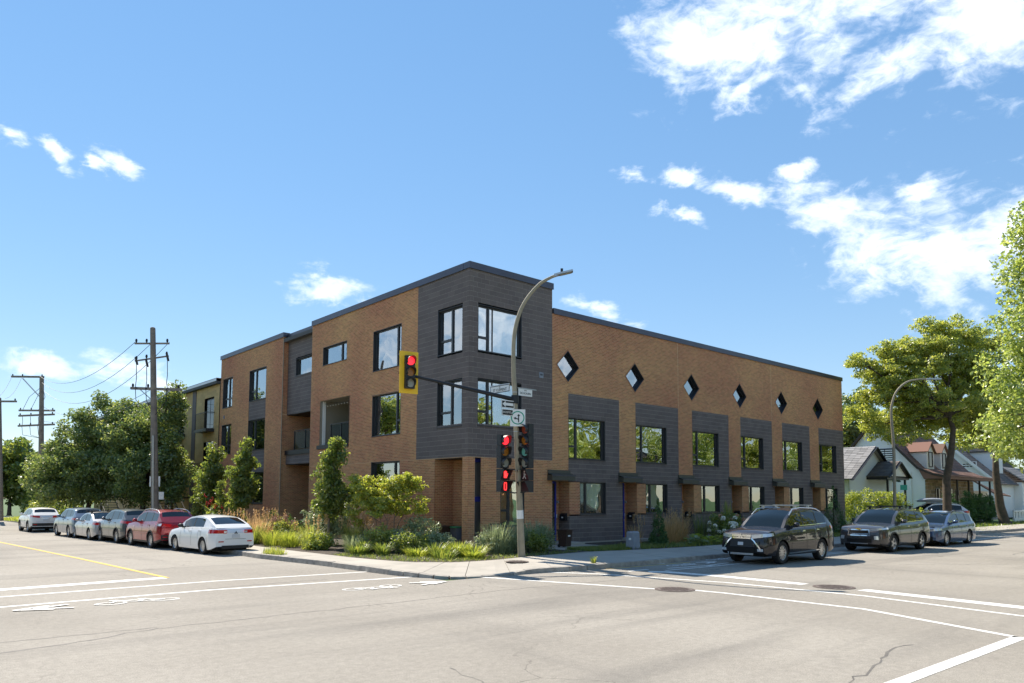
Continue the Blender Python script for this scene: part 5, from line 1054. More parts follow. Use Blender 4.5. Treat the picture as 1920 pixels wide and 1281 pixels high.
# left street: rear three-quarter views
LR=rad(90+3.3); dL=Vector((-math.sin(rad(3.3)),math.cos(rad(3.3)),0)); nL=Vector((math.cos(rad(3.3)),math.sin(rad(3.3)),0))
def left_car(name,label,color,p,rear,s,deg=3.3,**k):
    """rear = ground point under the outer side of the left rear tyre"""
    d=Vector((-math.sin(rad(deg)),math.cos(rad(deg)),0)); n=Vector((math.cos(rad(deg)),math.sin(rad(deg)),0)); x=p['L']/2-(p['fo']+p['wb'])
    loc=Vector((*rear,0))-d*x*s+n*(p['W']/2-.02)*s
    return car(name,label,color,p,loc,rad(90+deg),parked_l,(s,s,s),**k)
HB=dict(L=4.585,W=1.76,r=.325,fo=.94,wb=2.635,gc=.19,bulge=.08,belt=[(0,.66),(.06,.76),(.4,.86),(1.25,.98),(3.2,1.04),(4.2,1.06),(4.5,1.02),(4.585,.86)],gh=(1.12,2.0,3.55,4.47),roof=[(1.12,.98),(1.55,1.28),(2.0,1.43),(2.5,1.485),(3.1,1.465),(3.55,1.40),(4.1,1.22),(4.47,1.04)],win=[(1.58,2.50),(2.58,3.45)],doors=(1.5,2.54,3.4),handles=(2.36,3.28),blackmirror=True,spokes=10)
o,c=left_car('white_hatchback','white five door hatchback at the front of the parked row',(.78,.78,.77),dict(HB,metal=.0),(-7.98,5.55),.93,5.0)
c['lamp'](False,.50,.50,(.84,.97),(.84,.985),'lamp_red','tail_light')
for sg in (-1,1): c['strip']([('e',f,sg) for f in (.52,.6,.68)],lambda u:.86,lambda u:.93,.016,False).build('reverse_lamp',M['lamp_clear'],o,40); c['strip']([('e',f,sg) for f in (.62,.75,.88)],lambda u:.50,lambda u:.54,.012,False).build('rear_reflector',M['lamp_red'],o,40)
c['endpatch'](False,-.72,.72,.24,.37,'trim','rear_bumper_insert',.012); c['endpatch'](False,-.22,.22,.66,.80,'plate','licence_plate',.018,5); c['endpatch'](False,-.55,.55,.615,.625,'under','hatch_gap',.006)
xx=c['X'](c['L'])-.065; em=MB()
for q in ([(0,.05),(.026,.0),(0,-.045),(-.026,0)],[(-.07,-.062),(-.045,-.02),(-.002,-.03),(-.03,-.068)],[(.07,-.062),(.045,-.02),(.002,-.03),(.03,-.068)]): em.add([(xx,u_,.885+v_) for u_,v_ in q],[(0,1,2,3)])
em.build('emblem',M['alloy_dk'],o)
def suv_rear(o,c,red=True,plate=True,top=1.12):
    c['endpatch'](False,-1,1,.42,.62,'trim','rear_bumper_insert',.010)
    c['endpatch'](False,-.24,.24,.78,.90,'plate','licence_plate',.02,5); c['endpatch'](False,-.34,.34,.905,.93,'chrome','hatch_trim',.02,5); c['endpatch'](False,-.75,.75,.70,.708,'under','hatch_gap',.006)
    for sg in (-1,1): c['strip']([('e',f,sg) for f in (.66,.8,.92)],lambda u:.50,lambda u:.55,.016,False).build('rear_reflector',M['lamp_red'],o,40)
    c['lamp'](False,.52,.55,(.97,1.10),(1.05,1.17),'lamp_red','tail_light')
o,c=left_car('red_suv','dark red suv with silver roof rails behind the white hatchback',(.30,.012,.020),suv(spokes=9,rails=(1.9,4.1)),(-8.48,10.2),.90); suv_rear(o,c)
for sg in (-1,1): c['strip']([('s',t,sg) for t in (.05,.2,.35)],lambda u:1.02,lambda u:1.13,.016,False).build('reverse_lamp',M['lamp_clear'],o,40)
xx=c['X'](c['L'])-.08; MB().disc((xx,0,1.03),.065,(-1,0,0),18,.01).build('emblem',M['chrome'],o)
o,c=left_car('grey_suv','dark grey suv parked in front of the red suv',(.085,.09,.10),suv(spokes=8,rails=None),(-8.72,14.55),.885); suv_rear(o,c)
SED=dict(L=4.6,W=1.78,r=.32,fo=.90,wb=2.68,gc=.18,belt=[(0,.64),(.06,.74),(.4,.84),(1.2,.95),(3.3,1.0),(4.3,1.03),(4.52,1.0),(4.60,.84)],gh=(1.15,2.0,3.05,3.98),roof=[(1.15,.95),(1.6,1.24),(2.0,1.39),(2.5,1.44),(3.05,1.40),(3.5,1.22),(3.98,1.0)],win=[(1.58,2.45),(2.53,3.35)],doors=(1.5,2.5,3.3),handles=(2.34,3.2),spokes=9)
o,c=left_car('silver_sedan','silver grey sedan with low boot parked ahead of the grey suv',(.42,.41,.42),dict(SED,bars=(2.2,2.95),barz=.11,barm='trim'),(-9.1,18.0),.90); c['lamp'](False,.50,.45,(.80,.94),(.84,.96),'lamp_red','tail_light'); c['endpatch'](False,-.22,.22,.62,.74,'plate','licence_plate',.018,5); c['endpatch'](False,-.8,.8,.22,.34,'trim','rear_bumper_insert',.012)
o,c=left_car('blue_suv','steel blue compact suv parked ahead of the silver sedan',(.12,.17,.24),suv(spokes=10,clad=False,rails=None),(-9.35,21.3),.87); suv_rear(o,c)
o,c=left_car('white_suv','white compact suv farthest away in the parked row',(.74,.74,.73),suv(spokes=8,metal=0.,rails=None,L=4.4,belt=[(0,.80),(.06,.93),(.30,1.02),(1.25,1.10),(3.2,1.14),(4.0,1.18),(4.32,1.16),(4.40,1.0)],wb=2.6,fo=.86,gh=(1.1,1.95,3.75,4.32),roof=[(1.1,1.1),(1.5,1.38),(1.95,1.56),(2.5,1.62),(3.2,1.60),(3.75,1.52),(4.32,1.15)],win=[(1.5,2.4),(2.48,3.3),(3.38,3.85)]),(-10.0,29.0),.86,2.0); suv_rear(o,c)
# ------------------------------------------------------------------ vegetation
def leaves(name,C_,R_,n,size,m,parent,seed,up=.35,asp=.55,kind=None,flat=1.0):
    """n kite shaped leaves scattered round each clump centre C_ (k,3) with radius R_ (k,)"""
    rng=np.random.default_rng(seed); C_=np.asarray(C_,float); R_=np.asarray(R_,float); k=len(C_)
    w_=R_**2/np.sum(R_**2); idx=rng.choice(k,n,p=w_); d=rng.normal(size=(n,3)); d/=np.linalg.norm(d,axis=1)[:,None]; rr=rng.random(n)**.45
    P=C_[idx]+d*(R_[idx]*rr)[:,None]*np.array([1,1,flat])
    N=rng.normal(size=(n,3))*.75+d*.5+np.array([0,0,up]); N/=np.linalg.norm(N,axis=1)[:,None]
    A=rng.normal(size=(n,3)); A-=N*np.sum(A*N,1)[:,None]; A/=np.linalg.norm(A,axis=1)[:,None]; B=np.cross(N,A)
    s=size*(.65+.7*rng.random(n))[:,None]
    V=np.stack([P-A*s*.5,P+B*s*asp*.5-A*s*.05+N*s*.08,P+A*s*.5,P-B*s*asp*.5-A*s*.05+N*s*.08],1).reshape(-1,3)
    o=link(name,np_mesh(name,V,np.arange(n*4).reshape(-1,4)),m,parent)
    if kind: o['kind']=kind
    return o
def clumps(blobs,k,r,seed,shell=.55):
    """k clump centres spread through ellipsoid blobs (x,y,z,rx,ry,rz), denser towards their skins"""
    rng=np.random.default_rng(seed); B=np.array(blobs,float); w_=(B[:,3]*B[:,4]*B[:,5])**.7; idx=rng.choice(len(B),k,p=w_/w_.sum())
    d=rng.normal(size=(k,3)); d/=np.linalg.norm(d,axis=1)[:,None]; rr=shell+(1-shell)*rng.random(k); rr*=np.where(rng.random(k)<.18,1.12,1.0)
    return B[idx,:3]+d*B[idx,3:]*rr[:,None], r*(.6+.8*rng.random(k))
def local(bl,o): return [(b[0]-o[0],b[1]-o[1],b[2]-o[2],*b[3:]) for b in bl]
def limb(mb,a,b,r0,r1,rng,k=5,wob=.12,n=7):
    a,b=Vector(a),Vector(b); L=(b-a).length; P=[a.lerp(b,i/k)+Vector((rng.uniform(-1,1),rng.uniform(-1,1),rng.uniform(-.6,.9)))*wob*L*(.35 if 0<i<k else 0)/1 for i in range(k+1)]
    mb.tube(P,[r0+(r1-r0)*(i/k)**.8 for i in range(k+1)],n,False); return P
def tree(name,base,trunk,r,blobs,label,cat,group,leafm,nleaf,lsize,nclump,cr,seed,barkm='bark',limbs=9,fork=None,up=.35,flat=.8,extra=None,shell=.5,lr=None):
    """trunk: world points from the ground; blobs: world ellipsoids (x,y,z,rx,ry,rz)"""
    t=empty(name,base,0,label,cat,group); rng=random.Random(seed); f=lambda p: Vector([a-b for a,b in zip(p,base)])
    mb=MB(); T=[f(p) for p in trunk]; n=len(T); rs=[r*(1-.55*i/(n-1)) for i in range(n)]; rs[0]*=1.35
    T2=[T[0],T[0].lerp(T[1],.12)]+T[1:]; rs=[rs[0],r*1.02]+rs[1:]
    mb.tube(T2,rs,12,False); C_,R_=clumps(local(blobs,base),nclump,cr,seed,shell)
    top=T[-1]; LB=local(blobs,base); rl=lr or r*.5
    for i,b in enumerate(LB[:limbs]):
        s=T[-1] if i%2 else T[-2].lerp(T[-1],.6 if n>2 else .8); P=limb(mb,s,(b[0],b[1],b[2]-b[5]*.1),rl*rng.uniform(.8,1.1),rl*.25,rng)
        for j in range(3):
            q=P[2+j%3]; a=Vector((rng.gauss(0,1),rng.gauss(0,1),rng.gauss(.2,.8))).normalized(); e=Vector((b[0]+a.x*b[3]*.85,b[1]+a.y*b[4]*.85,b[2]+a.z*b[5]*.85)); limb(mb,q,e,rl*.33,rl*.08,rng,4,.1,5)
    mb.build('trunk',M[barkm],t,60); leaves('crown',C_,R_,nleaf,lsize,M[leafm],t,seed+1,up,.6,None,flat); 
    return t
def B3(L,ry=None): return [(x,y,z,a,a if ry is None else ry*a,b) for x,y,z,a,b in L]
MA=[(-7.25,36.5,3.99,2.02,2.21),(-5.97,35.19,5.83,2.21,2.21),(-5.08,34.26,7.31,1.65,2.02),(-6.33,34.44,3.4,2.88,1.8),(-7.94,35.88,3.0,1.44,1.44),(-4.77,32.94,4.33,2.16,2.52),(-4.27,32.68,2.9,1.8,1.3)]
MBB=[(-3.64,30.47,5.7,2.12,2.12),(-2.75,28.02,7.5,1.0,1.7),(-2.65,27.83,8.8,.6,1.1),(-3.29,29.05,3.7,2.42,2.0),(-2.7,26.95,3.6,.6,1.8),(-4.09,32.09,6.85,1.44,1.62),(-2.3,26.65,3.0,.3,.9),(-2.75,26.88,5.0,.6,1.0)]
tree('maple_tree',(-5.6,35.2,.1),[(-5.6,35.2,.1),(-5.65,35.1,1.2),(-5.5,35,2.4),(-5.5,34.8,4)],.20,B3(MA),'broad dark maple on the left with its low crown over the far cars','tree','maples along the left street','leaf_maple',44000,.19,420,.55,11,limbs=7)
tree('maple_tree',(-3.4,30.6,.1),[(-3.4,30.6,.1),(-3.4,30.5,1.3),(-3.3,30.2,2.6),(-3.2,30,4.4)],.22,B3(MBB),'tall dark maple rising behind the tall utility pole','tree','maples along the left street','leaf_maple',40000,.185,380,.52,23,limbs=8)
tree('maple_tree',(-1.2,38.5,.1),[(-1.2,38.5,.1),(-1.2,38.5,1.5),(-1.2,38.5,3)],.2,[(-1.2,38.5,6.2,2.2,2.2,2.6),(-2.2,39,4.4,2.2,2.2,2),(-.9,36,4.6,1.6,2,2.2)],'dark maple deeper in the yard between the two front maples','tree','maples along the left street','leaf_maple',12000,.27,150,.6,31,limbs=3)
for i,(bl,ht) in enumerate((([(-6.0,67.5,4.2,2.6,2.6,3.4)],7),([(-4.2,70,4.6,2.8,2.8,3.2)],7),([(-8.5,72,5.2,3.2,3.2,3.8)],8),([(-2,62,4,2.6,2.6,3)],6),([(-11.0,80,5.5,3.5,3.5,4)],8),([(2,75,4.5,4,4,3.5)],7))):
    b=bl[0]; tree('tree',(b[0],b[1],.1),[(b[0],b[1],.1),(b[0],b[1],1.5),(b[0],b[1],3)],.2,bl,['round green tree at the far end of the left street','darker green tree at the far end of the left street','tallest tree at the far left edge beyond the grass','small tree just behind the far hedge','far tree half hidden behind the left edge pole','far tree behind the big maples'][i],'tree','trees at the far end of the left street','leaf_col' if i in (0,3) else 'leaf_maple',5000,.42,60,.8,40+i,limbs=1)
CA=[(-2.8,19.31,3.06,.77,1.33),(-2.82,19.21,4.24,.53,.89),(-2.85,19.47,1.88,.65,.89)]
CBB=[(-3.51,13.29,2.69,.78,.99),(-3.51,13.18,3.73,.57,.91),(-3.47,13.07,4.56,.31,.57),(-3.57,13.41,2.04,.7,.52)]
CC=[(-3.61,4.04,2.59,.63,.94),(-3.56,3.91,3.42,.46,.84),(-3.53,3.82,4.01,.21,.42),(-3.59,4.12,1.75,.62,.55),(-3.07,3.6,2.17,.38,.52)]
gp_='young columnar trees along the left facade'
tree('columnar_tree',(-2.85,19.4,.15),[(-2.85,19.4,.15),(-2.85,19.4,1.3),(-2.82,19.3,2.6)],.05,B3(CA),'columnar young tree nearest the utility pole, farthest along the facade','tree',gp_,'leaf_col',7500,.15,150,.27,51,'bark_g',3,shell=.3)
tree('columnar_tree',(-3.6,13.5,.15),[(-3.6,13.5,.15),(-3.58,13.4,1.4),(-3.55,13.35,2.6)],.05,B3(CBB),'columnar young tree behind the white hatchback','tree',gp_,'leaf_col',7000,.145,140,.25,52,'bark_g',4,shell=.3)
tree('columnar_tree',(-3.74,4.05,.15),[(-3.74,4.05,.15),(-3.70,4.05,1.1),(-3.66,4.02,2.0),(-3.62,3.98,2.9)],.055,B3(CC),'columnar young tree left of the yellow green multi stem tree','tree',gp_,'leaf_col',9000,.125,170,.24,53,'bark_g',5,shell=.3)
SV=[(-3.25,2.5,1.15,.35,.25),(-2.0,1.3,2.75,.6,.3),(-3.3,2.5,2.65,.35,.3),(-2.81,2.04,2.18,.91,.71),(-2.22,1.49,2.38,.81,.71),(-1.78,1.08,2.68,.44,.36),(-3.2,2.37,2.27,.5,.5),(-2.56,1.87,1.67,1.1,.35),(-1.5,.93,1.78,.3,.45),(-3.46,2.68,1.55,.3,.35)]
def serv():
    o=(-2.3,1.9,.15); t=empty('multi_stem_tree',o,0,'yellow green multi stem small tree near the building corner','tree'); rng=random.Random(5); mb=MB(); bl=local(B3(SV),o)
    for i in range(3,10):
        b=bl[i]; P=limb(mb,(rng.uniform(-.12,.12),rng.uniform(-.12,.12),0),(b[0],b[1],b[2]),.026,.008,rng,6,.12,6)
        for j in range(4): q=P[3+j%3]; limb(mb,q,(q.x+rng.uniform(-.5,.5),q.y+rng.uniform(-.5,.5),q.z+rng.uniform(.2,.6)),.010,.003,rng,3,.1,4)
    mb.build('stem',M['bark_g'],t,60); C_,R_=clumps(bl,330,.19,6,.25); leaves('crown',C_,R_,14500,.095,M['leaf_serv'],t,7,.5,.6,None,.5)
serv()
LO=[(35.19,-2.93,10.99,2.16,1.01),(33.86,-1.72,10.62,1.62,.79),(37.81,-4.1,12.8,2.57,1.2),(38.3,-4.64,13.6,1.65,.81),(35.64,-3.5,12.5,1.8,.79),(34.05,-2.03,12.0,1.44,.65),(39.81,-5.72,11.55,1.84,1.29),(33.67,-1.39,9.0,1.44,.79),(35.56,-3.07,9.19,2.16,.9),(38.79,-4.67,10.08,2.21,1.29),(41.62,-5.76,9.49,1.5,1.5),(37.5,-1.94,7.61,1.87,.94),(39.19,-3.43,7.61,2.62,1.12),(41.17,-5.15,7.25,1.5,.94),(36.09,-.7,7.6,1.31,.94),(31.9,-.9,11.15,.75,.4),(41.42,-5.97,13.0,1.5,.94),(32.6,-1.2,11.2,.9,.5),(34.6,-1.0,7.2,1.7,1.0),(36.6,-2.6,8.4,2.2,1.3),(38.5,-4.2,8.8,2.4,1.4),(40.5,-5.4,8.3,2.0,1.4),(36.5,-3.6,11.6,2.2,1.2),(38.6,-4.9,11.6,2.2,1.3),(34.3,-2.2,10.0,1.9,1.0),(40.8,-6.2,10.6,1.8,1.5),(42.0,-6.6,7.2,1.6,1.3),(33.2,-.6,8.0,1.3,.8),(36.9,-4.2,13.9,1.3,.6),(39.6,-5.4,13.4,1.3,.7),(35.4,-2.6,6.6,1.3,.7),(41.5,-6.2,6.2,1.2,.8)]
tree('honey_locust_tree',(37.85,-4.17,.1),[(37.85,-4.17,.1),(37.65,-4.28,3.45),(37.8,-4.6,5.4),(38.0,-4.7,6.9),(37.5,-4.5,8.4)],.29,[(x,y,z,a*1.05,a*1.15,b*1.15) for x,y,z,a,b in LO],'big spreading honey locust with feathery olive crown over the far houses','tree',None,'leaf_loc',115000,.165,1500,.42,61,limbs=20,flat=.55,shell=.12,lr=.11)
# leaning street tree beyond it
tree('street_tree',(54.69,-2.99,.1),[(54.69,-2.99,.1),(54.3,-2.8,1.6),(53.95,-2.7,4.2),(53.7,-2.8,6.6)],.42,[(52.5,-2.6,9,2.6,2.6,1.8),(55,-4,10,3,3,2),(56.5,-5,8,2.5,2.5,1.6),(51.5,-1.5,7.6,1.8,1.8,1.2)],'leaning tree trunk by the white slotted fence','tree',None,'leaf_loc',14000,.26,150,.7,67,limbs=4,flat=.6,lr=.16)
# near tree at the right edge, trunk outside the frame
EL=[(10.52,-15.84,10.0,.87,1.04),(10.65,-15.82,8.62,1.12,1.04),(10.8,-15.79,7.07,1.50,1.21),(10.68,-15.55,5.69,1.15,.87),(10.55,-15.31,4.48,1.15,.78),(10.53,-15.95,11.04,.61,.78),(11.2,-15.0,3.9,.8,.45),(10.93,-15.7,3.35,.69,.60),(11.7,-16.8,8.4,1.7,2.2),(11.9,-17,5.5,1.8,1.6),(11.6,-17,10.6,1.4,1.4)]
tree('elm_tree',(12.4,-21.4,.1),[(12.4,-21.4,.1),(12.4,-21.2,2.0),(12.3,-20.3,4.2),(12.2,-19.2,6.2)],.30,[(x,y,z,a,a,b) for x,y,z,a,b in EL]+[(12.5,-20,9,3,2.6,2.4)],'leafy pale green tree crown at the right edge of the view','tree',None,'leaf_elm',46000,.135,560,.42,71,limbs=10,flat=.8,shell=.25,lr=.10)
# trees behind the row and the houses
for i,(x,y,z,a,b,l,mm) in enumerate(((58.0,10.8,9.4,2.3,3.6,'dark green tree just beyond the end of the brick row','leaf_maple'),(62,13,7.5,3.0,3.0,'lower dark tree behind the grey cottage','leaf_maple'),(76.8,16,8.6,4.6,3.4,'pale green tree behind the white house','leaf_elm'),(84,18,8.6,4.6,3.6,'wide pale tree farther behind the white house','leaf_elm'),(92,9,8.8,4.2,4,'tall tree behind the blue white house','leaf_loc'),(70,20,8,4,3.6,'mid green tree far behind the cottage','leaf_col'),(100,2,8,5,4,'far tree closing the right hand street','leaf_loc'),(112,-2,8,6,4,'farther tree at the end of the right hand street','leaf_elm'))):
    tree('tree',(x,y,.1),[(x,y,.1),(x,y,2),(x,y,z-b*.5)],.25,[(x,y,z,a,a,b),(x+a*.5,y,z-b*.5,a*.7,a*.7,b*.6),(x-a*.4,y,z-b*.5,a*.7,a*.7,b*.6)],l,'tree','trees behind the houses',mm,11000,.34,140,.75,80+i,limbs=3)
# across both streets: the trees and houses that the windows mirror
for i,(x,y,h,a,mm) in enumerate(((-4,-30,7.5,4.2,'leaf_loc'),(6,-27.5,6.2,3.6,'leaf_elm'),(19,-28,8.5,4.4,'leaf_loc'),(29,-26.5,7.5,4.2,'leaf_elm'),(39,-28,8.5,4.6,'leaf_loc'),(52,-27,8,4.6,'leaf_elm'),(63,-27,8.5,4.8,'leaf_loc'),(74,-28,8,4.8,'leaf_elm'),(86,-27,9,5,'leaf_loc'),(99,-28,8,5,'leaf_elm'),(113,-27,9,5,'leaf_loc'))):
    tree('tree',(x,y,.1),[(x,y,.1),(x,y,2.2),(x,y,h-1.5)],.28,[(x,y,h,a,a,3.0),(x+1.8,y,h-2,a*.7,a*.7,2),(x-1.8,y,h-2,a*.7,a*.7,2)],'tree across the right hand street, number %s from the corner'%['one','two','three','four','five','six','seven','eight','nine','ten','eleven'][i],'tree','trees across the right hand street',mm,8000,.36,110,.8,120+i,limbs=3)
for i,(x,y,h,a) in enumerate(((-29,5,5.0,3.2),(-31,16,5.6,3.4),(-29,27,5.2,3.2),(-33,-6,6,3.6))):
    tree('tree',(x,y,.1),[(x,y,.1),(x,y,2.2),(x,y,h-1.5)],.28,[(x,y,h,a,a,3.0),(x+1.8,y,h-2,a*.7,a*.7,2),(x-1.8,y,h-2,a*.7,a*.7,2)],'tree across the left street, number %s in the row'%['one','two','three','four'][i],'tree','trees across the left street','leaf_col',8000,.36,110,.8,140+i,limbs=3)
tree('tree',(-17.6,31,.1),[(-17.6,31,.1),(-17.6,31,2.2),(-17.3,31,5)],.25,[(-17.4,31,9.0,2.6,2.6,1.5),(-14.8,31.5,8.2,1.4,1.4,.9),(-14.2,30.6,9.8,1.2,1.2,.7)],'tree on the other side of the left street, only twig tips in view','tree','trees across the left street','leaf_elm',8000,.24,140,.6,150,limbs=3)
for i,(x,y,wx,wy,hh,mm) in enumerate(((12,-33,9,8,6.5,'siding'),(24,-34,10,8,6,'brick'),(46,-35,11,9,6.5,'siding'),(-32,10,8,12,7,'stone'),(-32,26,8,12,6.5,'siding'))):
    h=empty('house',(x,y,0),0,['pale house across the right hand street seen in a window mirror','brown house across the right hand street seen in a window mirror','second pale house across the right hand street','stone house across the left street','pale house across the left street'][i],'house','houses across the streets')
    MB().box(-wx/2,wx/2,-wy/2,wy/2,0,hh).build('wall',M[mm],h); MB().add([(-wx/2-.4,-wy/2-.4,hh),(wx/2+.4,-wy/2-.4,hh),(wx/2+.4,wy/2+.4,hh),(-wx/2-.4,wy/2+.4,hh),(-wx/2-.4,0,hh+2.2),(wx/2+.4,0,hh+2.2)],[(0,1,5,4),(2,3,4,5),(0,4,3),(1,2,5),(0,3,2,1)]).build('roof',M['shingle_d'],h)
    for k in range(3):
        for z in (1.0,3.9):
            if i<3: MB().box(-wx/2+1+k*2.8,-wx/2+2.4+k*2.8,wy/2,wy/2+.04,z,z+1.5).build('window',M['carglass'],h)
            else: MB().box(wx/2,wx/2+.04,-wy/2+1+k*3.4,-wy/2+2.6+k*3.4,z,z+1.5).build('window',M['carglass'],h)
# ---- hedges and shrubs
def shrub(name,base,blobs,label,cat,leafm,n,size,k,cr,seed,group=None,stems=5,flat=.9,shell=.5):
    t=empty(name,base,0,label,cat,group); bl=[tuple(b) for b in blobs]; rng=random.Random(seed); mb=MB()
    for i in range(stems):
        b=bl[i%len(bl)]; limb(mb,(rng.uniform(-.1,.1)+b[0]*.5,rng.uniform(-.1,.1)+b[1]*.5,0),(b[0]+rng.uniform(-.3,.3)*b[3],b[1]+rng.uniform(-.3,.3)*b[4],b[2]+b[5]*.2),.016,.006,rng,4,.1,5)
    mb.build('stem',M['bark'],t); C_,R_=clumps(bl,k,cr,seed,shell); C_[:,2]=np.maximum(C_[:,2],R_*.7); leaves('foliage',C_,R_,n,size,M[leafm],t,seed+1,.4,.6,None,flat); return t
shrub('shrub',(38.4,.4,.1),[(-1.1,1.1,1.45,1.3,1.1,1.35),(0,0,1.5,1.4,1.3,1.4),(.7,-1.0,1.25,1.2,1.1,1.2),(1.3,-1.8,.95,.9,.8,.9),(-1.6,1.9,1.2,1.1,1.0,1.1),(2.0,-2.3,.7,.7,.6,.7)],'large yellow green shrub at the end of the brick row','shrub','leaf_lime',15000,.12,190,.33,201)
for i,(x,y) in enumerate(((50.3,-.3),(52.6,-.3),(55.0,-.3),(57.5,-.3),(60,-.3))):
    if i==1: continue
    shrub('hedge',(x,y,.1),[(-.5,0,.9,.75,.5,.9),(.5,0,.9,.75,.5,.9),(0,0,1.75,.9,.5,.8)],'clipped dark cedar hedge section, number %s from the big locust trunk'%['one','','two','three','four'][i],'hedge','thuja',4500,.13,80,.28,210+i,'clipped cedar hedge along the right hand pavement',3)
for i in range(5):
    y=44+i*4; x=-5.2+i*.0
    shrub('hedge',(x,y,.1),[(0,-1,.7,.7,1.2,.8),(0,1,.7,.7,1.2,.8)],'clipped green hedge far down the left street, number %s from the camera'%['one','two','three','four','five'][i],'hedge','leaf_bush' if i%2 else 'leaf_col',3500,.2,60,.35,220+i,'clipped hedge at the far end of the left street',3)
shrub('shrub',(-2.9,5.9,.15),[(-.3,.2,.9,.75,.8,.75),(.25,-.3,1.1,.8,.75,.8),(-.1,-.5,.6,.8,.7,.55),(.5,.3,1.5,.45,.45,.4)],'grey green snowball shrub left of the columnar tree trunk','shrub','leaf_grey',5200,.11,110,.22,231,stems=7)
shrub('shrub',(-1.55,.75,.15),[(0,0,.65,.6,.5,.6),(-.4,.4,.55,.5,.5,.5)],'dark green shrub against the wall right of the multi stem tree','shrub','leaf_grey',2600,.09,60,.18,232)
shrub('shrub',(-2.0,12.2,.15),[(0,0,.7,.6,.6,.6),(0,-.8,.5,.5,.5,.45)],'low green shrub under the passage behind the white hatchback','shrub','leaf_dk',2200,.10,50,.2,233)
for i,(x,y,h) in enumerate(((-3.4,16.4,2.9),(-2.9,15.5,2.4),(-3.2,20.5,3.4))):
    shrub('conifer',(x,y,.15),[(0,0,h*.25,.5,.5,h*.27),(0,0,h*.5,.36,.36,h*.27),(0,0,h*.78,.18,.18,h*.22)],'loose young conifer, %s'%['between the two columnar trees','lower one beside the canna flowers','tall one next to the utility pole'][i],'conifer','leaf_col',2600,.10,70,.18,240+i,'young conifers along the left facade',2)
# conical thujas on the right
for (x,y,h,r,l,n) in ((7.95,-2.9,2.0,.42,'small conical evergreen beside the grey utility cabinet',3600),(24.6,-2.6,2.75,.85,'dark conical evergreen at the far end of the brick row',5200)):
    t=empty('conical_evergreen',(x,y,.15),0,l,'evergreen','conical evergreens by the town houses'); rng=np.random.default_rng(int(x*10)); k=170; u=rng.random(k)**1.4; a=rng.random(k)*2*PI; rr=r*(1-u)*.9*(.75+.3*rng.random(k))
    C_=np.stack([rr*np.cos(a),rr*np.sin(a),.1+u*(h-.15)],1); R_=r*.30*(1-u*.7); leaves('foliage',C_,R_,n,.075,M['thuja'],t,5,.5,.45,None,1.3); MB().tube([(0,0,0),(0,0,h*.8)],[.05,.01],6).build('stem',M['bark'],t)
def blades(name,base,n,h,spread,lean,wd,m,seed,label=None,cat=None,group=None,parent=None,kind=None,hv=.35,droop=.5,area=None):
    """n grass blades, each a bent three segment strip"""
    rng=np.random.default_rng(seed)
    if area is None: a=rng.random(n)*2*PI; rr=spread*rng.random(n)**.5; x,y=rr*np.cos(a),rr*np.sin(a)
    else: x=rng.uniform(area[0],area[1],n); y=rng.uniform(area[2],area[3],n); a=rng.random(n)*2*PI
    d=rng.random(n)*.6+a; ln=lean*(.3+rng.random(n)); H=h*(1-hv+2*hv*rng.random(n)); ux,uy=np.cos(d),np.sin(d); px,py=-uy,ux; V=np.zeros((n,7,3))
    for k,(t,w_) in enumerate(((0,1),(.45,.85),(.8,.55))):
        out=ln*t**1.8; z=H*(t-droop*.3*t**3)
        for s,e in ((0,-1),(1,1)): V[:,k*2+s,0]=x+ux*out+px*wd*.5*w_*e; V[:,k*2+s,1]=y+uy*out+py*wd*.5*w_*e; V[:,k*2+s,2]=z
    V[:,6,0]=x+ux*ln; V[:,6,1]=y+uy*ln; V[:,6,2]=H*(1-droop*.3)
    o=np.arange(n)[:,None]*7; F=np.concatenate([o+np.array([[0,1,3,2]]),o+np.array([[2,3,5,4]]),o+np.array([[4,5,6,6]])]); T=np.concatenate([F[:2*n][:,[0,1,2]],F[:2*n][:,[0,2,3]],F[2*n:][:,:3]])
    ob=link(name,np_mesh(name,V.reshape(-1,3),T),m,parent,base); return tag(ob,label,cat,group,kind)
def tuft(x,y,n,h,sp,lean,m,seed,label,wd=.012,z=.15,head=None,name='ornamental_grass',cat='ornamental grass',group='ornamental grasses and clumps in the beds'):
    t=empty(name,(x,y,z),0,label,cat,group); blades('blades',None,n,h,sp,lean,wd,M[m],seed,parent=t,kind='stuff')
    if head: # feathery seed heads
        rng=np.random.default_rng(seed+9); k=head; a=rng.random(k)*2*PI; rr=sp*1.3*rng.random(k)**.5; hh=h*(.95+.35*rng.random(k)); C_=np.stack([rr*np.cos(a)*1.5,rr*np.sin(a)*1.5,hh],1)
        P=np.repeat(C_,16,0); P[:,2]+=np.tile(np.linspace(-.22,.16,16),k)*h/1.0; P[:,:2]+=rng.normal(size=(k*16,2))*.014; leaves('seed_heads',P,np.full(len(P),.022),k*46,.055,M['straw'],t,seed+3,.9,.35,'stuff',1.6)
    return t
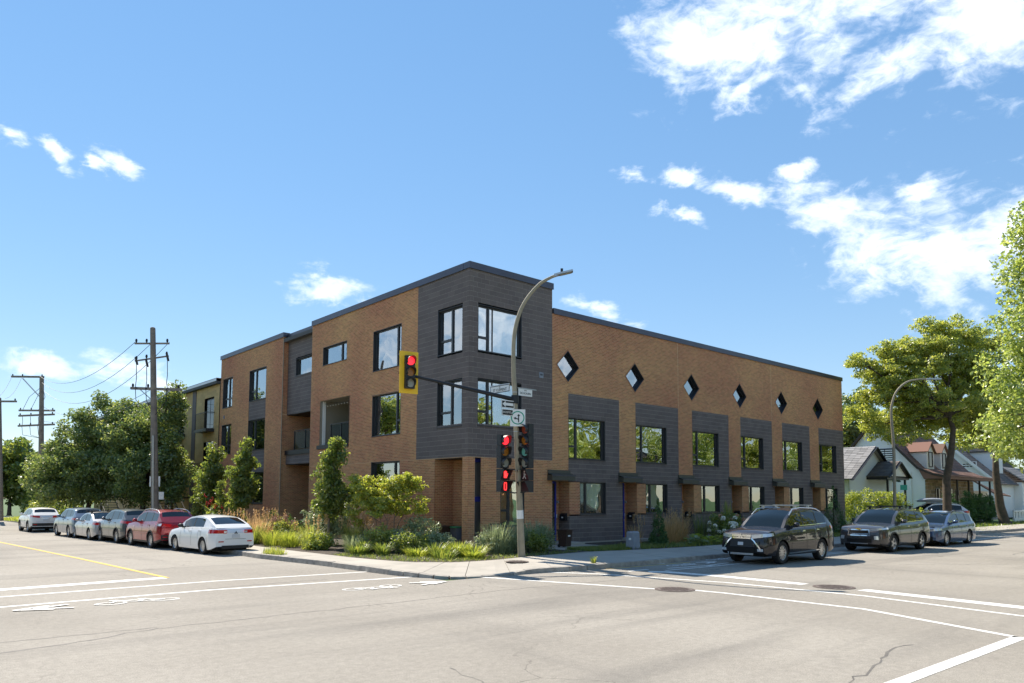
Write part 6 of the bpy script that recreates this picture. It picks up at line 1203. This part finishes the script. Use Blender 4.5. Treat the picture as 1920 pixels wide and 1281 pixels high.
# left bed, from the far end to the corner
tuft(-4.6,10.2,300,1.0,.55,.45,'straw',301,'tall straw coloured feather grass behind the white hatchback',head=24)
tuft(-4.3,8.9,420,1.05,.5,.45,'straw',302,'second straw feather grass right of the first one, by the hatchback',head=20)
tuft(-5.0,8.3,380,.75,.4,.45,'leaf_col',303,'dark green grass clump beside the hatchback tail',wd=.02)
tuft(-4.75,6.7,420,.62,.42,.5,'leaf_lime',304,'bright green arching grass mound left of the snowball shrub',wd=.016)
tuft(-4.55,5.5,420,.60,.42,.5,'leaf_lime',305,'second bright green grass mound in front of the snowball shrub',wd=.016)
tuft(-4.35,4.2,380,.9,.35,.5,'leaf_bush',306,'yellowish upright grass left of the columnar tree trunk',head=18)
tuft(-3.3,2.7,420,.95,.35,.5,'leaf_bush',307,'pale feather grass right of the columnar tree trunk',head=26)
tuft(-4.1,1.3,420,.62,.35,.5,'leaf_grey',308,'blue grey fountain grass at the foot of the multi stem tree',wd=.010)
for i,(x,y,h,mm) in enumerate(((-4.35,.1,.42,'leaf_col'),(-3.9,-.7,.40,'leaf_col'),(-3.55,-1.4,.40,'leaf_lime'),(-3.2,-2.0,.38,'leaf_col'),(-2.7,-2.3,.42,'leaf_lime'),(-2.25,-2.75,.42,'leaf_lime'),(-1.8,-3.1,.45,'leaf_lime'),(-2.4,-3.3,.36,'leaf_lime'),(-3.0,-2.9,.34,'leaf_col'),(-4.0,.6,.36,'leaf_col'))):
    random.seed(i*7+1); tuft(x+random.uniform(-.22,.22),y+random.uniform(-.22,.22),int(260*random.uniform(.6,1.3)),h*random.uniform(.65,1.2),.28*random.uniform(.7,1.4),.34,mm,320+i,['day lily clump under the multi stem tree, farthest from the corner','day lily clump second along the pavement edge','day lily clump under the right side of the multi stem tree','dark day lily clump left of the corner bins','bright day lily clump in front of the corner bins','bright day lily clump in front of the brick pier','bright day lily clump nearest the black handrail','low day lily clump at the pavement edge by the corner','low dark day lily clump at the pavement edge','low day lily clump behind the kerb drop'][i],wd=.024,name='day_lily',cat='day lily',group='day lily clumps round the corner bed')
shrub('shrub',(-.35,-2.35,.15),[(-.35,.1,.45,.5,.4,.45),(.3,-.2,.45,.55,.45,.45)],'dark willow like shrub left of the lamp pole','shrub','leaf_grey',2400,.085,60,.17,251,flat=1.3); tuft(-.35,-2.35,520,1.05,.5,.55,'leaf_grey',331,'spiky grey green grass rising from the shrub left of the lamp pole',wd=.012)
shrub('shrub',(1.35,-2.3,.15),[(-.35,.1,.45,.55,.45,.45),(.45,.1,.42,.6,.5,.45)],'dark willow like shrub right of the lamp pole','shrub','leaf_grey',2600,.085,60,.17,252,flat=1.3); tuft(1.4,-2.2,560,1.1,.6,.55,'leaf_grey',332,'spiky grey green grass rising from the shrub right of the lamp pole',wd=.012)
shrub('shrub',(.75,-3.05,.15),[(0,0,.35,.5,.35,.38)],'mid green shrub right at the foot of the lamp pole','shrub','leaf_col',1500,.085,40,.15,253)
# canna flowers behind the grey suv
def canna(x,y,h,seed,label):
    t=empty('canna_plant',(x,y,.15),0,label,'flower','red canna flowers'); rng=random.Random(seed); st=MB(); lf=MB(); fl=MB()
    for k in range(5):
        a=rng.uniform(0,2*PI); p=Vector((rng.uniform(-.3,.3),rng.uniform(-.3,.3),0)); q=p+Vector((.1*math.cos(a),.1*math.sin(a),h*rng.uniform(.8,1.05))); st.tube([p,q],[.02,.01],5)
        for j in range(4):
            b=p.lerp(q,.2+.17*j); d=Vector((math.cos(a+j*2.2),math.sin(a+j*2.2),.7)).normalized(); s=Vector((-d.y,d.x,0)).normalized()*.09; lf.add([b,b+d*.22+s,b+d*.5,b+d*.22-s],[(0,1,2,3)])
        for j in range(4): fl.ball(q+Vector((rng.uniform(-.07,.07),rng.uniform(-.07,.07),rng.uniform(-.15,.12))),.034,6,4,(1,.7,1.2))
    st.build('stem',M['leaf_col'],t); lf.build('leaves',M['leaf_col'],t); fl.build('flowers',M['petal_r'],t)
canna(-3.9,16.9,2.0,1,'red canna flowers rising above the red suv'); canna(-4.0,15.9,1.7,2,'red canna flowers left of the white hatchback roof')
# pinkish panicle shrub
t=shrub('shrub',(-3.9,7.6,.15),[(0,0,.55,.5,.5,.5),(.1,-.4,.6,.35,.35,.4)],'small shrub with pinkish flower spikes beside the feather grass','shrub','leaf_bush',1300,.10,36,.16,255)
rng_=np.random.default_rng(3); C_=np.stack([rng_.uniform(-.5,.5,14),rng_.uniform(-.7,.4,14),rng_.uniform(.75,1.15,14)],1); leaves('flower_spikes',C_,np.full(14,.12),1300,.045,M['petal_p'],t,4,.5,.7,'stuff',1.5)
# right beds: feather grass, hostas, hydrangeas, ground cover
tuft(9.3,-2.5,420,1.15,.45,.5,'straw',341,'brown feather grass behind the small conical evergreen',head=16); tuft(10.2,-2.2,420,1.1,.5,.5,'straw',342,'second brown feather grass nearer the third door',head=14); tuft(7.2,-2.3,120,.9,.25,.3,'straw',343,'thin straw grass left of the small conical evergreen',head=8)
def hosta(x,y,r,m,seed,label,n=34):
    t=empty('hosta',(x,y,.15),0,label,'hosta','hostas in front of the town houses'); rng=random.Random(seed); me=None
    lf=MB(); s=r*.42; P=[(0,0,0),(.35,.30,.05),(.75,.26,.03),(1,0,-.06),(.75,-.26,.03),(.35,-.30,.05)]
    lf.add([(a*s,b*s,c*s) for a,b,c in P]+[(.5*s,0,-.02*s)],[(0,1,6),(1,2,6),(2,3,6),(3,4,6),(4,5,6),(5,0,6)]); me=lf.mesh('leaf')
    for k in range(n):
        a=rng.uniform(0,2*PI); e=rng.uniform(.0,1.0); o=link('leaf',me,M[m] if k==0 else None,t,(r*.5*e*math.cos(a),r*.5*e*math.sin(a),.10+.22*r*(1-e)+.05*rng.random())); o.rotation_euler=(rng.uniform(-.3,.3),-.55+.7*e,a)
hosta(9.3,-3.85,.65,'leaf_grey',1,'pale variegated hosta beside the pavement',30); hosta(10.1,-4.0,.6,'leaf_lime',2,'lime green hosta at the pavement edge',30); hosta(10.9,-4.0,.6,'leaf_bush',3,'mid green hosta right of the lime one',28); hosta(11.7,-3.9,.55,'leaf_grey',4,'pale hosta nearest the hydrangea',24); hosta(10.3,-3.1,.75,'leaf_lime',5,'tall yellow leaved hosta behind the front row',22)
def hydrangea(x,y,label,seed,pink):
    t=shrub('hydrangea',(x,y,.15),[(-.5,0,.55,.6,.55,.55),(.5,0,.6,.65,.55,.6),(0,.3,.8,.6,.5,.5)],label,'hydrangea','leaf_col',3000,.10,70,.19,seed,'hydrangeas in front of the town houses',5); rng=random.Random(seed)
    me=MB(); rr=random.Random(1)
    for k in range(26): a,b=rr.uniform(0,2*PI),rr.uniform(-.4,1.5); c=Vector((math.cos(a)*math.cos(b),math.sin(a)*math.cos(b),math.sin(b)))*.085; me.ball(c,.032,5,3)
    me=me.mesh('flower_head')
    for k in range(24):
        a=rng.uniform(PI*.75,2*PI*.98) if k%3 else rng.uniform(0,2*PI); u=rng.random(); o=link('flower_head',me if k not in(0,) else me,None,t,(.95*math.cos(a)*(.5+.5*u),.55*math.sin(a)*(.6+.4*u),.35+.8*rng.random())); 
        if not me.materials: me.materials.append(M['petal_p' if pink else 'petal_w'])
hydrangea(12.9,-2.9,'white flowering hydrangea left of the black suv',261,False); hydrangea(14.4,-2.4,'pinkish white hydrangea behind the black suv nose',262,True)
for i,(x,y) in enumerate(((17,-2.8),(19.5,-2.6),(22.2,-2.8),(28,-2.6))): shrub('shrub',(x,y,.15),[(0,0,.45,.8,.5,.5),(.6,.1,.4,.6,.5,.4)],['dark shrub behind the black suv bonnet','dark shrub behind the black suv roof','dark shrub in front of the conical evergreen','purple dark shrub right of the conical evergreen'][i],'shrub','leaf_dk',2000,.10,45,.2,270+i,'low shrubs along the town houses')
tuft(12.1,-2.2,160,1.25,.3,.3,'leaf_col',345,'tall thin flower stalks left of the hydrangea',wd=.014); tuft(15.3,-1.6,140,1.7,.14,.2,'leaf_lime',346,'tall bright green stalk rising behind the hydrangea',wd=.03)
def carpet(name,poly,n,h,m,seed,z,label,wd=.012,lean=.05):
    """ground cover inside a polygon: nobody could count it"""
    rng=np.random.default_rng(seed); P=np.array(poly); lo,hi=P.min(0),P.max(0); Q=rng.uniform(lo,hi,(n*3,2)); ins=np.zeros(len(Q),bool); j=len(P)-1
    for i in range(len(P)):
        xi,yi=P[i]; xj,yj=P[j]; c=((yi>Q[:,1])!=(yj>Q[:,1]))&(Q[:,0]<(xj-xi)*(Q[:,1]-yi)/(yj-yi+1e-12)+xi); ins^=c; j=i
    Q=Q[ins][:n]; k=len(Q); a=rng.random(k)*2*PI; H=h*(.5+rng.random(k)); px,py=np.cos(a)*wd,np.sin(a)*wd; lx,ly=rng.normal(size=(2,k))*lean; V=np.zeros((k,3,3)); V[:,0]=np.stack([Q[:,0]-px,Q[:,1]-py,np.full(k,z)],1); V[:,1]=np.stack([Q[:,0]+px,Q[:,1]+py,np.full(k,z)],1); V[:,2]=np.stack([Q[:,0]+lx,Q[:,1]+ly,z+H],1)
    return tag(link(name,np_mesh(name,V.reshape(-1,3),np.arange(k*3).reshape(-1,3)),M[m]),label,'grass',None,'stuff')
carpet('lawn_grass',[(2.75,-3.75),(5.3,-4.2),(5.8,-4.2),(5.8,-2.7),(2.75,-2.5)],9000,.10,'leaf_col',1,.15,'short rough grass beside the pavement in front of the first town house')
carpet('ground_cover',[(-5.3,-.6),(-4.9,-3.1),(-4.2,-3.9),(-3.7,-4.25),(-2.4,-4.3),(-.9,-4.05),(1.2,-3.85),(2.5,-3.6),(2.5,-3.0),(-2.4,-3.0),(-3.6,-1),(-4,1),(-5.3,1)],2600,.07,'leaf_col',2,.143,'low ground cover in the corner bed')
carpet('ground_cover',[(6,-4.2),(8.7,-4.45),(18,-4.45),(31,-4.4),(31,-1.2),(12,-1.2),(8,-2.0),(6,-2.0)],14000,.12,'leaf_col',3,.143,'low ground cover in front of the town houses',.016,.06)
carpet('verge_grass',[(33,-6.9),(60,-6.9),(60,-4.6),(150,-4.6),(150,-1),(33,-1)],9000,.16,'leaf_col',4,.0,'grass verge beside the right hand street',.05,.1)
carpet('verge_grass',[(-7.4,36),(-8.6,54),(-6,60),(-5,45),(-5,36)],5000,.14,'leaf_lime',5,.1,'grass strip at the far end of the left street',.04,.08)
carpet('kerb_weeds',[(-7.0,2.6),(-6.9,1.6),(-6.5,1.6),(-6.4,2.9)],500,.22,'leaf_bush',6,.12,'weeds at the end of the kerb near the white hatchback',.012,.1)
tuft(-.75,-7.15,60,.25,.06,.12,'leaf_col',350,'small weed growing in the kerb joint',wd=.02,z=.1,name='weed',cat='weed',group=None)
# ------------------------------------------------------------------ street clutter
def wheelie(x,y,rz,m,lid,h,label):
    t=empty('waste_bin',(x,y,.15),rz,label,'bin','bins by the doors'); a,b=.22,.28
    MB().add([(-a,-a,.05),(a,-a,.05),(a,a,.05),(-a,a,.05),(-b,-b,h),(b,-b,h),(b,b,h),(-b,b,h)],[(0,3,2,1),(4,5,6,7),(0,1,5,4),(1,2,6,5),(2,3,7,6),(3,0,4,7)]).build('body',M[m],t); MB().box(-b-.03,b+.03,-b-.05,b+.02,h,h+.05).box(-b+.05,b-.05,b,b+.07,h-.02,h+.03).build('lid',M[lid],t)
    for s in (-1,1): MB().cyl((s*.20-.03,.22,.08),(s*.20+.03,.22,.08),.08,12).build('wheel',M['tyre'],t)
    return t
t=wheelie(-.15,1.35,rad(-90),'bin_brown','bin_brown',.80,'dark brown waste bin standing in the corner entry'); MB().box(-.08,.08,-.285,-.28,.45,.62).build('sticker',M['white'],t)
wheelie(.25,.95,rad(-90),'bin_grey','bin_lid',.78,'grey bin with green lid standing in the corner entry')
t=wheelie(3.75,-1.5,rad(10),'bin_brown','bin_brown',.85,'dark brown bin on the path at the first town house door'); t.scale=(.78,.78,.78); MB().box(-.1,.1,-.27,-.262,.55,.62).build('sticker',M['white'],t)
for i,(x,y) in enumerate(((-6.9,25.6),(-6.7,26.8),(-6.6,28.0))): wheelie(x,y,rad(90),'bin_green','bin_green',1.0,'dark green bin on the pavement, %s of the line by the far white suv'%['nearest','middle','farthest'][i])
t=empty('utility_cabinet',(5.0,-3.95,.15),0,'grey plastic utility cabinet on the grass beside the pavement','cabinet'); t.scale=(.72,.72,.80); m=MB(); 
m.add([(-.30,-.26,0),(.30,-.26,0),(.30,.26,0),(-.30,.26,0),(-.26,-.22,.80),(.26,-.22,.80),(.26,.22,.80),(-.26,.22,.80),(-.22,-.18,.86),(.22,-.18,.86),(.22,.18,.86),(-.22,.18,.86)],[(0,1,5,4),(1,2,6,5),(2,3,7,6),(3,0,4,7),(4,5,9,8),(5,6,10,9),(6,7,11,10),(7,4,8,11),(8,9,10,11)]); m.build('housing',M['util_grey'],t); MB().box(-.34,.34,-.30,.30,-.02,.06).build('base',M['bin_grey'],t); MB().box(-.285,-.275,-.1,.06,.45,.55).build('label_plate',M['white'],t)
t=empty('handrail',(.75,-.5,.15),0,'black metal handrail beside the corner door','handrail'); MB().bar((-.1,0,.95),(.35,-.25,.95),.05).bar((.35,-.25,0),(.35,-.25,.97),.055).bar((-.1,0,0),(-.1,0,.97),.045).bar((-.1,0,.55),(.35,-.25,.55),.03).build('rail',M['black'],t)
for i,o in enumerate(units):
    t=empty('mailbox',(5.52+o,.30,1.30),0,'black mailbox at the %s town house door from the corner'%['first','second','third','fourth','fifth','sixth'][i],'mailbox','mailboxes by the doors'); MB().box(-.10,.03,-.17,.17,-.16,.10).add([(-.10,-.17,.10),(.03,-.17,.10),(.03,-.17,.16),(-.10,.17,.10),(.03,.17,.10),(.03,.17,.16)],[(0,1,2),(3,5,4),(0,2,5,3)]).build('case',M['black'],t); MB().box(-.105,-.10,-.05,.05,-.06,.0).build('flag_plate',M['white'],t)
t=empty('mailbox',(.90,.95,1.05),0,'black mailbox in the corner entry below the number plate','mailbox','mailboxes by the doors'); MB().box(-.10,.02,-.2,.2,-.12,.12).build('case',M['black'],t); MB().box(-.106,-.1,-.18,.18,.05,.07).build('lip',M['frame'],t)
t=empty('wooden_bench',(-2.6,3.3,.15),rad(80),'low wooden bench partly hidden behind the columnar tree trunk','bench')
for k in range(4): MB().box(-.7,.7,-.22+k*.11,-.13+k*.11,.40,.44).build('slat',M['pole'],t)
for k in range(3): MB().box(-.7,.7,.25,.28,.52+k*.11,.61+k*.11).build('back_slat',M['pole'],t)
for s in (-.6,.6): MB().box(s-.04,s+.04,-.2,-.12,0,.4).box(s-.04,s+.04,.2,.28,0,.8).build('leg',M['pole'],t)

# fuller planting behind the front row of the corner bed
for i,(x,y,h,r,mm,l) in enumerate(((-3.3,.9,1.0,.6,'leaf_bush','bushy yellow green shrub under the multi stem tree, left side'),(-2.5,.2,.9,.6,'leaf_grey','grey green bushy shrub under the multi stem tree, wall side'),(-2.9,-.6,.75,.55,'leaf_col','mid green low shrub in front of the multi stem tree'),(-1.9,-.6,.7,.5,'leaf_grey','grey green low shrub left of the entry bins'),(-4.5,3.2,.6,.45,'leaf_lime','lime green low shrub at the foot of the columnar tree'),(-3.6,9.0,1.1,.6,'leaf_col','dark green shrub behind the feather grass'),(-3.2,10.8,1.2,.6,'leaf_col','tall green shrub at the wing wall'),(-4.7,12.0,.8,.5,'leaf_lime','bright shrub between hatchback and columnar tree'))):
    shrub('shrub',(x,y,.15),[(0,0,h*.5,r,r*.9,h*.5),(r*.5,-.1,h*.4,r*.7,r*.7,h*.4),(-r*.5,.2,h*.42,r*.7,r*.7,h*.42)],l,'shrub',mm,2600,.085,70,.17,400+i,'shrubs of the corner bed')
